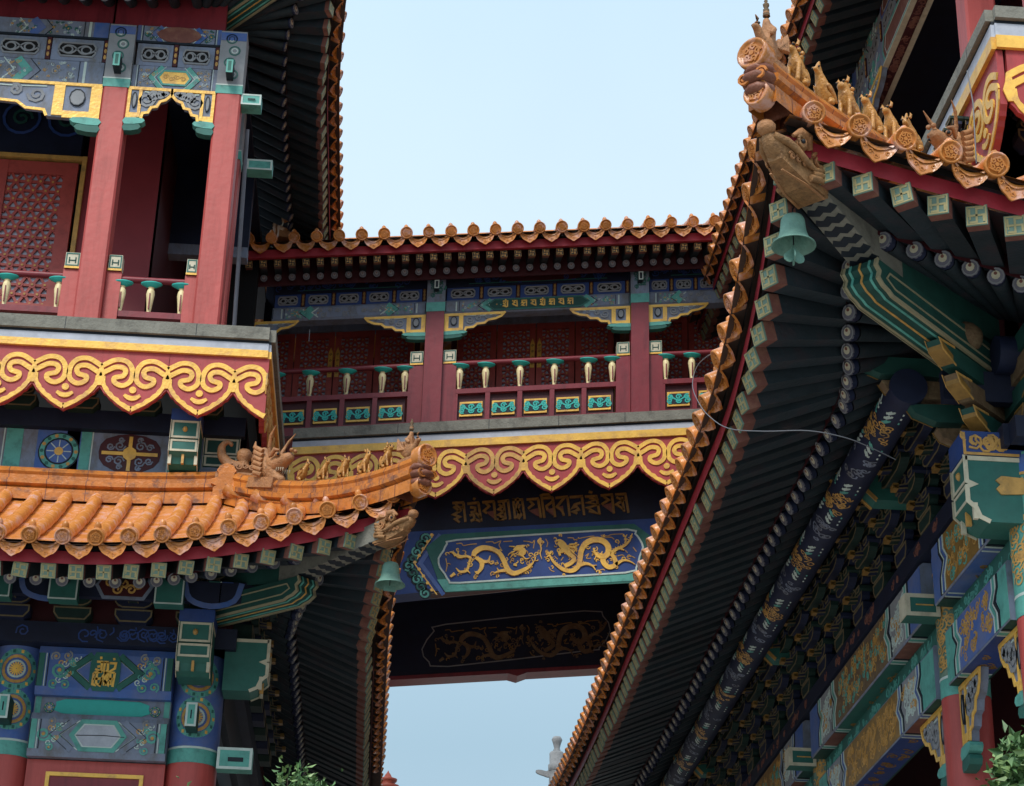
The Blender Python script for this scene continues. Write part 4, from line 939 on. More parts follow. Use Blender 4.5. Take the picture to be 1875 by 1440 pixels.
def sq_column(parent, x, y, z0, z1, w, zt):
    mb = MB(); f = Fr((x, y, 0), (1, 0, 0), (0, 1, 0), (0, 0, 1)); c = w / 2; k = .02
    o8 = [(-c + k, -c), (c - k, -c), (c, -c + k), (c, c - k), (c - k, c), (-c + k, c), (-c, c - k), (-c, -c + k)]
    mb.prism(f, o8, z0, z1, 'red'); mb.build('column', parent)
    mb = MB(); mb.box(f, -c * 1.04, c * 1.04, -c * 1.04, c * 1.04, z1, z1 + .10, 'teal'); mb.box(f, -c * 1.06, c * 1.06, -c * 1.06, c * 1.06, z1 + .10, z1 + .115, 'white_line')
    mb.box(f, -c * 1.02, c * 1.02, -c * 1.02, c * 1.02, z1 + .115, zt, 'grey_paint'); g = front(y - c * 1.02)
    for k in range(4): mb.ring(g, x + (-1) ** k * .02, z1 + .24 + .15 * k, .055, .014, .004, 'green'); mb.ring(g, x + (-1) ** k * .02, z1 + .24 + .15 * k, .03, .010, .004, 'white_line')
    mb.box(g, x - c, x + c, zt - .12, zt - .02, 0, .004, 'blue')
    mb.build('painted_head', parent)
    mb = MB(); edged_box(mb, g, x - .035, x + .035, z1 + .16, z1 + .32, 0, .16, 'ink', 'teal', .018); mb.box(g, x - .017, x + .017, z1 + .178, z1 + .30, .16, .163, 'green'); mb.build('tenon', parent)
CW = .27
cx1, cx2 = at(398, 400, 18).x, at(185, 400, 18).x
for x in (cx1, cx2, cx2 - 3.9): sq_column(LP, x, 18.0, gz - .3, 13.33, CW, 14.12)
sq_column(LP, cx1 - .08, 19.3, gz - .3, 13.33, CW, 14.1)
FU = front(17.93)
def gold_plaque(mb, f, c, d, H):
    hx = [(c - .17, d), (c - .12, d + .085), (c + .12, d + .085), (c + .17, d), (c + .12, d - .085), (c - .12, d - .085)]
    mb.prism(f, hx, .004, .008, 'gold'); mb.ribbon(f, hx, .022, .012, 'teal', .004, True)
    for k in range(4): mb.spiral(f, c - .09 + .06 * k, d + .01 * (-1) ** k, .032, .01, .011, 'gold_worn', 1.4, (-1) ** k, k)
def brown_cart(mb, f, c, d, H): mb.prism(f, smooth([(c - .24, d), (c - .12, d + .09), (c + .12, d + .09), (c + .24, d), (c + .12, d - .09), (c - .12, d - .09)], 2, True), .006, .010, 'brown_paint')
def two_medals(mb, f, c, d, H):
    for dx in (.55, -.75):
        mb.prism(f, smooth([(c + dx - .16, d), (c + dx - .08, d + .11), (c + dx + .08, d + .11), (c + dx + .16, d), (c + dx + .08, d - .11), (c + dx - .08, d - .11)], 2, True), .004, .010, 'brown_paint')
        for k in range(3): mb.spiral(f, c + dx - .06 + .06 * k, d, .05, .014, .013, 'gold_worn', 1.4, (-1) ** k, k)
for a0, a1, nf, mo in ((cx2 + CW / 2, cx1 - CW / 2, 2, gold_plaque), (cx2 - 3.9 + CW / 2, cx2 - CW / 2, 6, two_medals)):
    painted_beam(FU, a0, a1, 13.38, 13.66, LP, 'blue_grey', 'tie_beam', 'blue_grey', 'blue_grey', 'teal', .2, 0, mo, False, .15, 'teal', 'grey_paint')
    for q0, q1 in ((13.355, 13.379), (13.945, 13.97)):
        mb = MB(); mb.box(FU, a0, a1, q0, q1, -.2, .015, 'ink'); mb.build('moulding', LP)
    fret_strip(FU, a0 + .03, a1, 13.665, 13.94, nf, LP)
    painted_beam(FU, a0, a1, 13.97, 14.17, LP, 'blue_grey', 'tie_beam', 'blue_grey', 'blue', 'green', .2, .0, brown_cart, False, .17, 'blue', 'green')
    mb = MB(); mb.box(FU, a0 - .27, a1 + .02, 14.172, 14.95, -.12, -.03, 'maroon'); mb.build('eave_wall_board', LP)
queti(front(17.9), cx2 + CW / 2, 13.35, (cx1 - cx2 - CW) * .52, .55, 1, LP); queti(front(17.9), cx1 - CW / 2, 13.35, (cx1 - cx2 - CW) * .52, .55, -1, LP)
queti(front(17.9), cx2 - CW / 2, 13.35, 1.6, .60, -1, LP)
def balustrade(parent, fr, a0, a1, z, sup, rail=.82, low=.42, panels=0, vase=None, bottom=.1):
    mb = MB(); n = 10
    mb.tube([fr(a0 + (a1 - a0) * i / n, z + rail, 0) for i in range(n + 1)], .034, 'maroon', 10); mb.build('handrail', parent)
    mb = MB(); mb.box(fr, a0, a1, z + low - .035, z + low + .03, -.035, .035, 'maroon'); mb.box(fr, a0, a1, z + bottom - .06, z + bottom + .05, -.035, .036, 'maroon')
    k = len(sup)
    if panels:
        for s in sup: mb.box(fr, s - .03, s + .03, z + bottom + .05, z + low - .035, -.03, .036, 'maroon')
    mb.build('lower_rail', parent)
    for s in sup: place(vase, 'baluster', fmat(Fr(fr(s, z + low + .03, 0), (1, 0, 0), (0, 1, 0), (0, 0, 1))), parent)
VL = proto(vase_mesh(.345, .17), 'baluster'); VB = proto(vase_mesh(.355, .19), 'baluster')
rz = at(280, 515, 18).z - .82
bl = front(18.0)
balustrade(LP, bl, cx2 + .28, cx1 - .26, rz, [cx2 + .30, at(275, 545, 18).x, cx1 - .28], vase=VL)
balustrade(LP, bl, cx2 - 3.7, cx2 - .30, rz, [cx2 - .33, at(12, 525, 18).x, at(-98, 520, 18).x], vase=VL)
for a, b in ((cx2 + CW / 2, cx2 + .29), (cx1 - .26, cx1 - CW / 2), (cx2 - .30, cx2 - CW / 2)):
    mb = MB(); mb.box(bl, a + .003, b - .003, gz - .3, rz + .88, -.08, .05, 'red'); mb.build('rail_post', LP)
    mb = MB(); post_cap(mb, bl, a + .01, b - .01, rz + .88, rz + 1.06); mb.build('post_cap', LP)
mb = MB(); mb.box(bl, cx2 - 3.6, cx2 - .5, rz + .16, rz + .34, -.03, .0, 'maroon'); mb.ribbon(bl, [(at(20, 562, 18).x, rz + .28), (at(104, 570, 18).x, rz + .28)], .05, .01, 'gold'); mb.ribbon(bl, [(at(5, 540, 18).x, rz + .53), (at(93, 545, 18).x, rz + .53)], .04, -.25, 'gold', -.27); mb.build('rail_panel', LP)
# inner room of the gallery
IF = front(19.25); ix = at(272, 500, 19.25).x
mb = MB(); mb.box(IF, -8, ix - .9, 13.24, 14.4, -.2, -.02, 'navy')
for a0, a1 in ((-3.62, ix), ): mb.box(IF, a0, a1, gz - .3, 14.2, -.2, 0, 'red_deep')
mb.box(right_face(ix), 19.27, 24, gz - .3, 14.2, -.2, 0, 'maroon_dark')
mb.box(front(22.3), ix, cx1 + .1, gz - .3, 14.2, -.2, 0, 'black'); mb.box(front(20.6), ix, cx1 + .1, 13.0, 14.2, -.15, 0, 'navy'); mb.box(front(20.6), ix, cx1 + .1, 12.86, 13.0, -.15, .02, 'blue_grey'); mb.box(front(19.6), -8, -3.5, gz - .3, 14.3, -.1, 0, 'ink'); mb.box(Fr((0, 0, 0), (1, 0, 0), (0, 1, 0), (0, 0, 1)), -8, cx1 + .1, 18.02, 24.5, 14.06, 14.12, 'navy'); mb.build('room_wall', LP)  # black sheet at the far end stands in for the side gallery's darkness
mb = MB(); mb.box(IF, -7.8, -3.62, 13.22, 13.27, -.05, .04, 'gold_worn'); mb.box(IF, -3.665, -3.615, gz - .3, 13.27, -.05, .045, 'gold_worn'); mb.build('door_frame', LP)
for i in range(3): lattice_door(IF, -4.62 - .95 * i, -3.70 - .95 * i, gz - .3, 13.19, 11.42 - .0, LP, -1 if i == 0 else (1 if i == 1 else 0), .135, .16)
mb = MB()
for k in range(4): mb.ring(IF, -3.4 - .5 * k, 13.75, .2, .03, .01, 'blue_deep'); mb.spiral(IF, -3.4 - .5 * k, 13.75, .12, .03, .01, 'green_dark')
mb.build('frieze', LP)
# upper roof (its edge leaves the picture at the top)
UF = Slope((-.9, 17.0), (-1, 0), (0, 1), 14.47, 1.0, 3.0, 1.7, .22, 2.2)
US = Slope((-.9, 17.0), (0, 1), (-1, 0), 14.47, 1.0, 3.2, 1.7, .22, 2.2)
roof_side(UF, LP, -.12, 6.0, ncap=0, T_in=1.15, Lf=1.5, rsp=.235, fl=.45)
roof_side(US, LP, -.12, 7.4, ncap=22, T_in=1.15, Lf=1.5, rsp=.235, fl=.45, lean=.25, prot=-.02)
hip_ridge(UF, LP, 2.0); corner_beam(UF, LP, head=False, inner=1.15, lower_t=.45)
mb = MB()
edged_box(mb, Fr((cx1 + CW / 2, 18.0, 0), (1, 0, 0), (0, 0, 1), (0, -1, 0)), 0, .21, 13.22, 13.35, -.06, .12, 'teal', 'white_line', .018); mb.box(Fr((cx1 + CW / 2, 17.87, 0), (1, 0, 0), (0, 0, 1), (0, -1, 0)),   .07, .15, 13.275, 13.29, 0, .004, 'ink'); mb.build('tenon', LP); mb = MB()
edged_box(mb, Fr((cx1 + CW / 2, 19.3, 0), (1, 0, 0), (0, 0, 1), (0, -1, 0)), 0, .28, 13.22, 13.35, -.06, .12, 'teal', 'white_line', .02)
mb.build('tenon', LP)
mb = MB(); mb.tube([(cx1 + .17, 18.5, 13.3), (cx1 + .17, 19.2, 10.9)], .022, 'pole_grey', 8); mb.build('downpipe', LP)
mb = MB(); mb.box(right_face(cx1 - .15), 18.14, 21.5, 13.38, 14.1, -.1, .05, 'ink'); mb.build('tie_beam', LP)

# figures on the lower hip of this pavilion
GL = 'figures on the hip ridge of the smaller pavilion'
lp = [(-.10, 'rider', .30, 'glazed rider figure with a spire, at the very tip of the low left roof corner'),
      (.10, 'dragon', .245, 'maned glazed beast next behind the spired rider on the low left roof'),
      (.30, 'crested', .235, 'crested glazed beast third from the tip of the low left roof, the tallest crest there'),
      (.49, 'lion', .22, 'squat glazed beast with a round mane, middle of the row on the low left roof'),
      (.68, 'plain', .225, 'slim plain glazed beast second from the horned dragon head on the low left roof'),
      (.87, 'bird', .21, 'glazed phoenix right in front of the horned dragon head on the low left roof')]
for t, k, s, lb in lp: figurine(LF, t, k, s * .9, lb, GL)
figurine(LF, 1.18, 'horned', .46, 'glazed dragon head with two long thin horns on the low left roof', GL, .26)
f = LF.P(1.52, 1.55, .25); place(FIG['tail'], 'roof_figurine', fmat(Fr(f, (1, 0, 0), (0, 1, 0), (0, 0, 1)), .38, .38, .38), None, label='weathered ridge ornament with a curled tail and two stub knobs above the orange wall ridge', category='roof figurine', group=GL)
# ================================================================== RIGHT (main) pavilion, nearer to the viewer
RP = root('pavilion', (6.5, 19, 0), 'large pavilion whose dark raftered eaves fill the right side, its upturned corner nearest', 'pavilion', 'pavilions joined by the bridge')
RF = Slope((2.15, 10.2), (1, 0), (0, 1), 7.58, .86, 4.0, 1.2, .06, 1.75)
RS = Slope((2.15, 10.2), (0, 1), (1, 0), 7.54, .89, 2.8, 1.9, .06, 1.75, far=(9.0, .35, 7.))
roof_side(RF, RP, .12, 4.3, ncap=9)
roof_side(RS, RP, .10, 17.6, ncap=70, lean=.12, prot=.0)
hip_ridge(RF, RP, 1.7)
corner_beam(RF, RP, zoff=-.25, wd=.20, hd=.20, hs=.80, lower_t=.70, pull=.33)
WX = 4.16
round_cols = [11.82, 13.62, 17.9, 22.2, 26.5]
LFX = left_face(WX - .13)
def vine_head(parent, x, y, z0, zt, r, base, sd):
    mb, f = round_column(parent, x, y, 0, z0, r, zt, sd, base)
    rn = random.Random(sd)
    for i in range(90):
        a = rn.uniform(-.27, .17); z = rn.uniform(z0 + .22, zt - .18); q = rn.uniform(.03, .06)
        wrap(mb, x, y, r * 1.012, spiral_pts(a, z, q, rn.uniform(1, 1.6), rn.choice((-1, 1)), rn.uniform(0, 6)), .011, .003 + .0002 * (i % 9), 'gold_worn')
    mb.lathe(f, [(r * 1.03, zt - .14), (r * 1.03, zt - .02)], 'blue', 24); mb.lathe(f, [(r * 1.04, zt - .16), (r * 1.04, zt - .14)], 'gold_worn', 24)
    mb.build('painted_head', parent)
for i, y in enumerate(round_cols):
    vine_head(RP, WX, y, 5.78, 6.88, .175, 'teal' if i == 0 else 'vine_ground', 20 + i)
    if i: 
        mb = MB(); edged_box(mb, Fr((WX - .17, y, 0), (-1, 0, 0), (0, 0, 1), (0, -1, 0)), 0, .25, 6.37, 6.54, -.09, .09, 'green', 'ivory', .03); mb.box(Fr((WX - .17, y - .10, 0), (-1, 0, 0), (0, 0, 1), (0, -1, 0)), .05, .18, 6.45, 6.46, -.008, -.004, 'gold_worn'); mb.box(left_face(WX - .42), -y - .09, -y + .09, 6.37, 6.54, 0, .006, 'ivory'); mb.build('tenon', RP)
for y in (14.5, 18):          # front columns further along the facade, outside the picture
    round_column(RP, WX + 1.5 + (y - 14.5), 12.13, 0, 5.9, .175)
def long_painted(fr, a0, a1, b0, b1, parent, base, cart, edge, depth, bulge, sd, line='teal', bot='green'):
    """big side beam: rounded lower edge, wavy hoop lines, patterned cartouche"""
    mb = MB(); L = a1 - a0; H = b1 - b0; c, d = (a0 + a1) / 2, (b0 + b1) / 2
    prof = [(-depth, b0), (bulge * .95, b0), (bulge, b0 + H * .02), (bulge, b1 - H * .05), (bulge * .7, b1), (-depth, b1)]
    mb.prism(Fr(fr(a0, 0, 0), fr.n, fr.v, fr.u), prof, 0, L, base)
    f = fr.at(0, 0, bulge); lo, hi = b0 + H * .03, b1 - H * .06
    seg = [(-.5, -.40, 'hoop'), (-.40, -.26, 'scroll'), (-.26, .26, 'cart'), (.26, .40, 'scroll'), (.40, .5, 'hoop')] if L > 2 else [(-.5, -.34, 'hoop'), (-.34, .34, 'cart'), (.34, .5, 'hoop')]
    low = Fr(fr(0, b0, 0), fr.u, fr.n * 1, fr.v * -1); mb.box(low, a0, a1, -depth, bulge * .9, 0, .002, 'green_dark')
    for t0, t1, k in seg:
        x0, x1 = c + L * t0, c + L * t1
        if k == 'cart':
            q = H * .22
            hx = [(x0, lo), (x0 + q, d), (x0, hi), (x1, hi), (x1 - q, d), (x1, lo)]
            mb.prism(f, hx, 0, .003, cart); scribble(mb, f, x0 + q, x1 - q, lo, hi, int(L * 16), H * .13, 'gold_worn', .009, .0055, .003, sd)
            scribble(mb, f, x0 + q, x1 - q, lo, hi, int(L * 10), H * .11, line, .010, .006, .003, sd + 5)
            mb.box(low, x0 + .03, x1 - .03, -depth * .9, bulge * .9, 0, .004, bot); scribble(mb, low, x0 + .1, x1 - .1, -depth * .9, bulge * .5, int(L * 5), .05, 'gold_dark', .01, .007, .004, sd + 9)
        elif k == 'scroll':
            mb.box(f, x0, x1, lo, hi, 0, .002, 'grey_paint'); scribble(mb, f, x0, x1, lo, hi, int(L * 7), H * .14, 'white_line', .010, .005, .002, sd + 2); scribble(mb, f, x0, x1, lo, hi, 8, H * .10, 'gold_worn', .010, .006, .002, sd + 3)
            mb.box(low, x0, x1, -depth * .9, bulge * .9, 0, .004, 'brown_paint')
        else: mb.box(f, x0, x1, lo, hi, 0, .002, 'blue' if line == 'teal' else 'teal'); 
    for t, e in [(s[1], 1 if s[1] < 0 else -1) for s in seg[:-1]]:
        x = c + L * t; q = H * .20 * (1 if t < 0 else -1)
        for o, m_, w_ in ((0, 'white_line', .028), (.036 * e, edge, .04), (.075 * e, 'white_line', .02), (-.034 * e, 'ink', .03)):
            pts = [(x + o, hi), (x + o - q * .0, d + H * .22), (x + o + q, d + H * .02), (x + o, d - H * .2), (x + o, lo)]
            mb.ribbon(f, pts, w_, .0075, m_, 0)
            mb.box(low, x + o - w_ / 2, x + o + w_ / 2, -depth * .9, bulge * .9, 0, .0065 + .0002 * abs(o) * 100, m_)
    mb.build('tie_beam', parent)
for i in range(4):
    y0, y1 = round_cols[i] + .17, round_cols[i + 1] - .17
    long_painted(LFX, -y1, -y0, 6.42, 6.88, RP, 'blue_grey', 'old_wood' if i % 2 else 'gold_dark', 'blue' if i % 2 == 0 else 'teal', .2, .10, 40 + i, 'teal', 'green' if i % 2 else 'blue')
    mb = MB(); mb.box(LFX, -y1, -y0, 6.24, 6.42, -.15, -.03, 'green'); scribble(mb, LFX.at(0, 0, -.03), -y1, -y0, 6.245, 6.415, int((y1 - y0) * 12), .06, 'teal', .012, .004, 0, 60 + i); mb.build('cushion_board', RP)
    long_painted(LFX, -y1, -y0, 5.83, 6.24, RP, 'blue_grey', 'gold_dark' if i % 2 else 'blue', 'teal' if i % 2 == 0 else 'blue', .2, .04, 80 + i, 'gold_worn', 'blue_deep')
    for e, a in ((1, -y1), (-1, -y0)):
        queti(Fr(LFX.o + V((.06, 0, 0)), LFX.u, LFX.v, LFX.n), a, 5.82, .72 if y1 - y0 > 2 else .5, .62, e, RP)
mb = MB(); mb.box(left_face(WX), -27, -11.6, 6.89, 7.04, -.25, .24, 'navy'); f = left_face(WX - .24); scribble(mb, f, -27, -12, 6.90, 7.03, 90, .05, 'brown_paint', .012, .004, 0, 9); mb.build('top_plate', RP)
mb = MB(); fq = front(11.7); mb.box(fq, WX + .18, 9, 6.42, 6.88, -.2, .1, 'blue_grey'); mb.box(fq, WX + .18, 9, 5.83, 6.24, -.2, .04, 'blue_grey'); mb.box(fq, WX - .2, 9, 6.89, 7.04, -.25, .24, 'navy'); mb.box(fq, WX + .18, 9, 6.24, 6.42, -.2, -.03, 'green'); mb.build('tie_beam', RP)
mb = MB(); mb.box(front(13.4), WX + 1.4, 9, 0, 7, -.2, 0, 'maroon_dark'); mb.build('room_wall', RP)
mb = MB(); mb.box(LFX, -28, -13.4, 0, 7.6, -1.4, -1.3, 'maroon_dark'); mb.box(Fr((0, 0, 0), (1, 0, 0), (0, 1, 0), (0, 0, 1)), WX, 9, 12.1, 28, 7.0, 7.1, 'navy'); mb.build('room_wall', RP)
# corner beam end: green block with light outlines, blue scroll board above it
cushion_end(Fr((WX - .12, 0, 0), (0, -1, 0), (0, 0, 1), (-1, 0, 0)), RP, -11.84, 6.38, .30, .36, .46, False, 'green')
mb = MB(); f = Fr((WX - .12, 11.84, -.12), (-1, 0, 0), (0, 0, 1), (0, -1, 0)); mb.box(f, -.1, .37, 6.962, 7.13, -.16, .16, 'blue_deep'); ff = f.at(0, 0, .16); scribble(mb, ff, 0, .36, 6.97, 7.12, 10, .055, 'gold_worn', .014, .006, 0, 4); mb.ribbon(ff, [(0, 6.97), (.36, 6.97), (.36, 7.12)], .018, .005, 'gold_worn')
f3 = f.at(0, 0, .15); mb.prism(f3, [(-.02, 6.70), (.14, 6.69), (.17, 6.73), (.14, 6.76), (.17, 6.79), (.13, 6.82), (-.02, 6.81)], 0, .012, 'gold_worn'); mb.build('beam_end_board', RP)
# bracket sets under the side eave, stepping out to the eave purlin
BRR = [proto(bracket_mesh(.34, .54, .66, k), 'bracket_set') for k in (0, 1)]
y = 12.1; i = 0
while y < 26.5:
    place(BRR[i % 2], 'bracket_set', fmat(Fr((WX - .10, y, 7.04), (0, -1, 0), (0, 0, 1), (-1, 0, 0))), RP); y += .715; i += 1
for k in range(7): place(BRR[k % 2], 'bracket_set', fmat(Fr((WX + .715 * k + .3, 12.0, 7.04), (1, 0, 0), (0, 0, 1), (0, -1, 0))), RP)
# corner bracket: diagonal arms with ochre tips
dg = V((-1, -1, 0)).normalized(); sdv = V((1, -1, 0)).normalized()
mb = MB()
for k in range(4):
    f = Fr(V((WX - .05, 12.08, 7.06 + .17 * k)), dg, V((0, 0, 1)), sdv); o = .35 + .2 * k
    pr = [(-.1, 0), (o, 0), (o + .16, .06), (o + .2, .12), (o, .13), (-.1, .13)]
    mb.prism(f, pr, -.05, .05, 'old_wood' if k % 2 else 'green_dark'); mb.ribbon(f.at(0, 0, .05), pr[1:5], .016, .004, 'gold_worn'); mb.ribbon(Fr(f(0, 0, -.05), f.u, f.v, -f.n), pr[1:5], .016, .004, 'gold_worn')
    mb.hexa([f(o + .04, .0, -.052), f(o + .17, .06, -.052), f(o + .17, .06, .052), f(o + .04, 0, .052), f(o + .03, .06, -.052), f(o + .19, .125, -.052), f(o + .19, .125, .052), f(o + .03, .06, .052)], 'gold_dark')
    for e in (-1, 1):
        g = Fr(V((WX - .05, 12.08, 7.06 + .17 * k)), V((-1, 0, 0)) if e > 0 else V((0, -1, 0)), V((0, 0, 1))); mb.prism(g, [(p[0] * .9, p[1]) for p in pr], -.045, .045, 'green_dark' if k % 2 else 'old_wood')
        mb.ribbon(g.at(0, 0, .045), [(p[0] * .9, p[1]) for p in pr[1:5]], .014, .004, 'gold_dark')
mb.ball(V((WX - .42, 11.7, 7.70)), .13, 'old_wood', .11, 12)
mb.build('corner_bracket', RP)
mb = MB(); mb.box(left_face(WX - .03), -27, -12, 7.04, 8.2, -.1, 0, 'maroon_dark'); mb.build('bracket_board', RP)
mb = MB(); mb.box(front(12.0), WX - .1, 9, 7.04, 8.2, -.1, 0, 'maroon_dark'); mb.build('bracket_board', RP)
# eave purlin: painted log between cross pieces
PX, PZ, PR = 3.43, 7.47, .13
def along(mb, y0, y1, x, z, r, m):
    mb.tube([(x, y0, z), (x, y1, z)], r, m, 20)
mb = MB(); along(mb, 12.0, 27, PX, PZ, PR, 'bracket_blue')
def pw(pts, w, h, m):     # stroke on the log: (arc, y), arc 0 = facing the viewer's side and down
    for p, q in zip(pts, pts[1:]):
        a, b = R(205) + p[0] / PR, R(205) + q[0] / PR
        P = V((PX + math.cos(a) * (PR + h), p[1], PZ + math.sin(a) * (PR + h))); Q = V((PX + math.cos(b) * (PR + h), q[1], PZ + math.sin(b) * (PR + h)))
        m_ = (a + b) / 2; n = V((math.cos(m_), 0, math.sin(m_))); d = Q - P
        if d.length < 1e-6: continue
        s_ = d.normalized().cross(n) * w / 2; mb.face([P - s_, Q - s_, Q + s_, P + s_], m)
y = 12.2; k = 0; rn = random.Random(11)
while y < 26:
    for o, m_ in ((0, 'white_line'), (.07, 'white_line'), (.14, 'teal'), (.62, 'teal'), (.69, 'white_line'), (.76, 'white_line')):
        sg = 1 if o < .4 else -1
        pw([(-.16, y + o), (-.08, y + o), (-.05, y + o + .06 * sg), (.05, y + o + .06 * sg), (.08, y + o), (.16, y + o)], .028, .003, m_)
    for i in range(26):
        pw(spiral_pts(rn.uniform(-.14, .14), y + rn.uniform(.22, .55), rn.uniform(.025, .05), 1.2, rn.choice((-1, 1)), rn.uniform(0, 6), 8), .012, .003 + .0002 * (i % 8), 'gold_worn')
    for i in range(18):
        pw(spiral_pts(rn.uniform(-.14, .14), y + .76 + rn.uniform(.06, .42), rn.uniform(.03, .05), 1.2, rn.choice((-1, 1)), rn.uniform(0, 6), 8), .014, .003 + .0002 * (i % 8), 'blue_grey')
    y += 1.3; k += 1
mb.build('eave_purlin', RP)
for y in (13.9, 17.9, 22.2):      # cross pieces above the columns, green with ochre edges
    mb = MB(); f = Fr((WX - .1, y, 7.38), (-1, 0, 0), (0, 0, 1), (0, -1, 0)); pr = [(0, 0), (.42, 0), (.50, .08), (.66, .12), (.80, .34), (.62, .30), (.56, .38), (0, .38)]
    mb.prism(f, pr, -.09, .09, 'green')
    for e in (-1, 1): mb.ribbon(Fr(f(0, 0, .09 * e), f.u, f.v, f.n * e), pr[1:7], .03, .005, 'gold_worn')
    for p, q in zip(pr[1:6], pr[2:6]):
        mb.hexa([f(p[0], p[1] - .012, -.09), f(q[0], q[1] - .012, -.09), f(q[0], q[1] - .012, -.07), f(p[0], p[1] - .012, -.07), f(p[0], p[1], -.09), f(q[0], q[1], -.09), f(q[0], q[1], -.07), f(p[0], p[1], -.07)], 'gold_worn')
        mb.hexa([f(p[0], p[1] - .012, .07), f(q[0], q[1] - .012, .07), f(q[0], q[1] - .012, .09), f(p[0], p[1] - .012, .09), f(p[0], p[1], .07), f(q[0], q[1], .07), f(q[0], q[1], .09), f(p[0], p[1], .09)], 'gold_worn')
    mb.build('cross_beam', RP)
mb = MB(); mb.tube([(3.95, 11.72, 7.60), (9, 11.72, 7.60)], .13, 'bracket_blue', 16); mb.box(front(11.82), 3.6, 9, 7.28, 7.5, -.04, .04, 'navy'); mb.build('eave_purlin', RP)
# body above the lower roof, gallery with its skirting
mb = MB(); mb.box(left_face(4.35), -27, -12.2, 8, 10.1, -.2, 0, 'navy'); mb.box(front(12.2), 4.35, 10, 8, 10.1, -.2, 0, 'navy'); mb.build('side_wall', RP)
BRg = proto(bracket_mesh(.30, .42, .5, 1), 'bracket_set')
for k in range(6): place(BRg, 'bracket_set', fmat(Fr((4.55 + .6 * k, 12.19, 9.5), (1, 0, 0), (0, 0, 1), (0, -1, 0))), RP)
for k in range(8): place(BRg, 'bracket_set', fmat(Fr((4.34, 12.6 + .62 * k, 9.5), (0, -1, 0), (0, 0, 1), (-1, 0, 0))), RP)
GX, GY, GZ = 4.13, 11.65, 10.37
gf = front(GY); gl = left_face(GX)
mb = MB(); mb.box(Fr((0, 0, 0), (1, 0, 0), (0, 1, 0), (0, 0, 1)), GX + .02, 11, GY + .02, 27, GZ - .12, GZ - .01, 'stone_edge'); mb.box(Fr((0, 0, 0), (1, 0, 0), (0, 1, 0), (0, 0, 1)), GX + .15, 11, GY + .15, 27, GZ - .5, GZ - .12, 'ink'); mb.build('gallery_floor', RP)
skirt(gf, GX, 9, GZ, RP, .70, GX + .42, 4, boardtop=-.34, lobe_b=-.80, grey=.10)
skirt(gl, -24, -GY, GZ, RP, .70, -GY - .36 - .7 * 9, 10, boardtop=-.34, lobe_b=-.80, grey=.10)
UX, UY = 4.8, 12.35
for y in (UY, 13.95, 18.2, 22.4): sq_column(RP, UX, y, GZ - .3, 13.40, .27, 14.1)
for x in (6.3, 9.2): sq_column(RP, x, UY, GZ - .3, 13.4, .27, 14.1)
fu = left_face(UX - .05); ys = (UY, 13.95, 18.2, 22.4)
for a, b in zip(ys, ys[1:]):
    painted_beam(fu, -b + .14, -a - .14, 13.44, 13.74, RP, 'blue_grey', 'tie_beam', 'brown_paint', 'teal', 'teal', .2, 0)
    painted_beam(fu, -b + .14, -a - .14, 13.98, 14.18, RP, 'grey_paint', 'tie_beam', 'brown_paint', 'blue', 'blue', .2, 0)
    fret_strip(fu, -b + .14, -a - .14, 13.745, 13.975, 6 if b - a > 2 else 2, RP)
    mb = MB(); f = Fr((UX, 0, 13.43), (0, 1, 0), (1, 0, 0), (0, 0, -1)); mb.box(f, a + .14, b - .14, -.06, .16, -.004, .01, 'ivory'); mb.box(f, a + .2, b - .2, .0, .10, .01, .016, 'maroon_dark'); scribble(mb, f, a + .2, b - .2, .0, .1, int(20 * (b - a)), .04, 'brown_paint', .012, .02, .016, 5); mb.build('beam_soffit', RP)
    q = min(1.3, (b - a) * .45)
    queti(fu, -b + .14, 13.43, q, .5, 1, RP); queti(fu, -a - .14, 13.43, q, .5, -1, RP)
    balustrade(RP, Fr((UX, 0, 0), (0, 1, 0), (0, 0, 1), (-1, 0, 0)), a + .14, b - .14, GZ, [a + .5 + .55 * i for i in range(max(1, int((b - a - .6) / .55)))], vase=VL)
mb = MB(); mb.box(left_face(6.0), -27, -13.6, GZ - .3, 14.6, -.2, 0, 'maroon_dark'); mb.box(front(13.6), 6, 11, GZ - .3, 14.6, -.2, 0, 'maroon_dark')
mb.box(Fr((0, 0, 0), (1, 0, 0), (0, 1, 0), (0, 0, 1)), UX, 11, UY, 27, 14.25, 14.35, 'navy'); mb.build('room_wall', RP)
USR = Slope((3.86, 11.4), (0, 1), (1, 0), 14.15, .9, 3.2, 1.8, .2, 2.2)
UFR = Slope((3.86, 11.4), (1, 0), (0, 1), 14.15, .9, 3.2, 1.8, .2, 2.2)
roof_side(USR, RP, -.12, 13.5, ncap=44, T_in=1.15, Lf=1.6, lean=.12, prot=0)
roof_side(UFR, RP, -.12, 6.0, ncap=0, T_in=1.15, Lf=1.6)
hip_ridge(UFR, RP, 2.0)

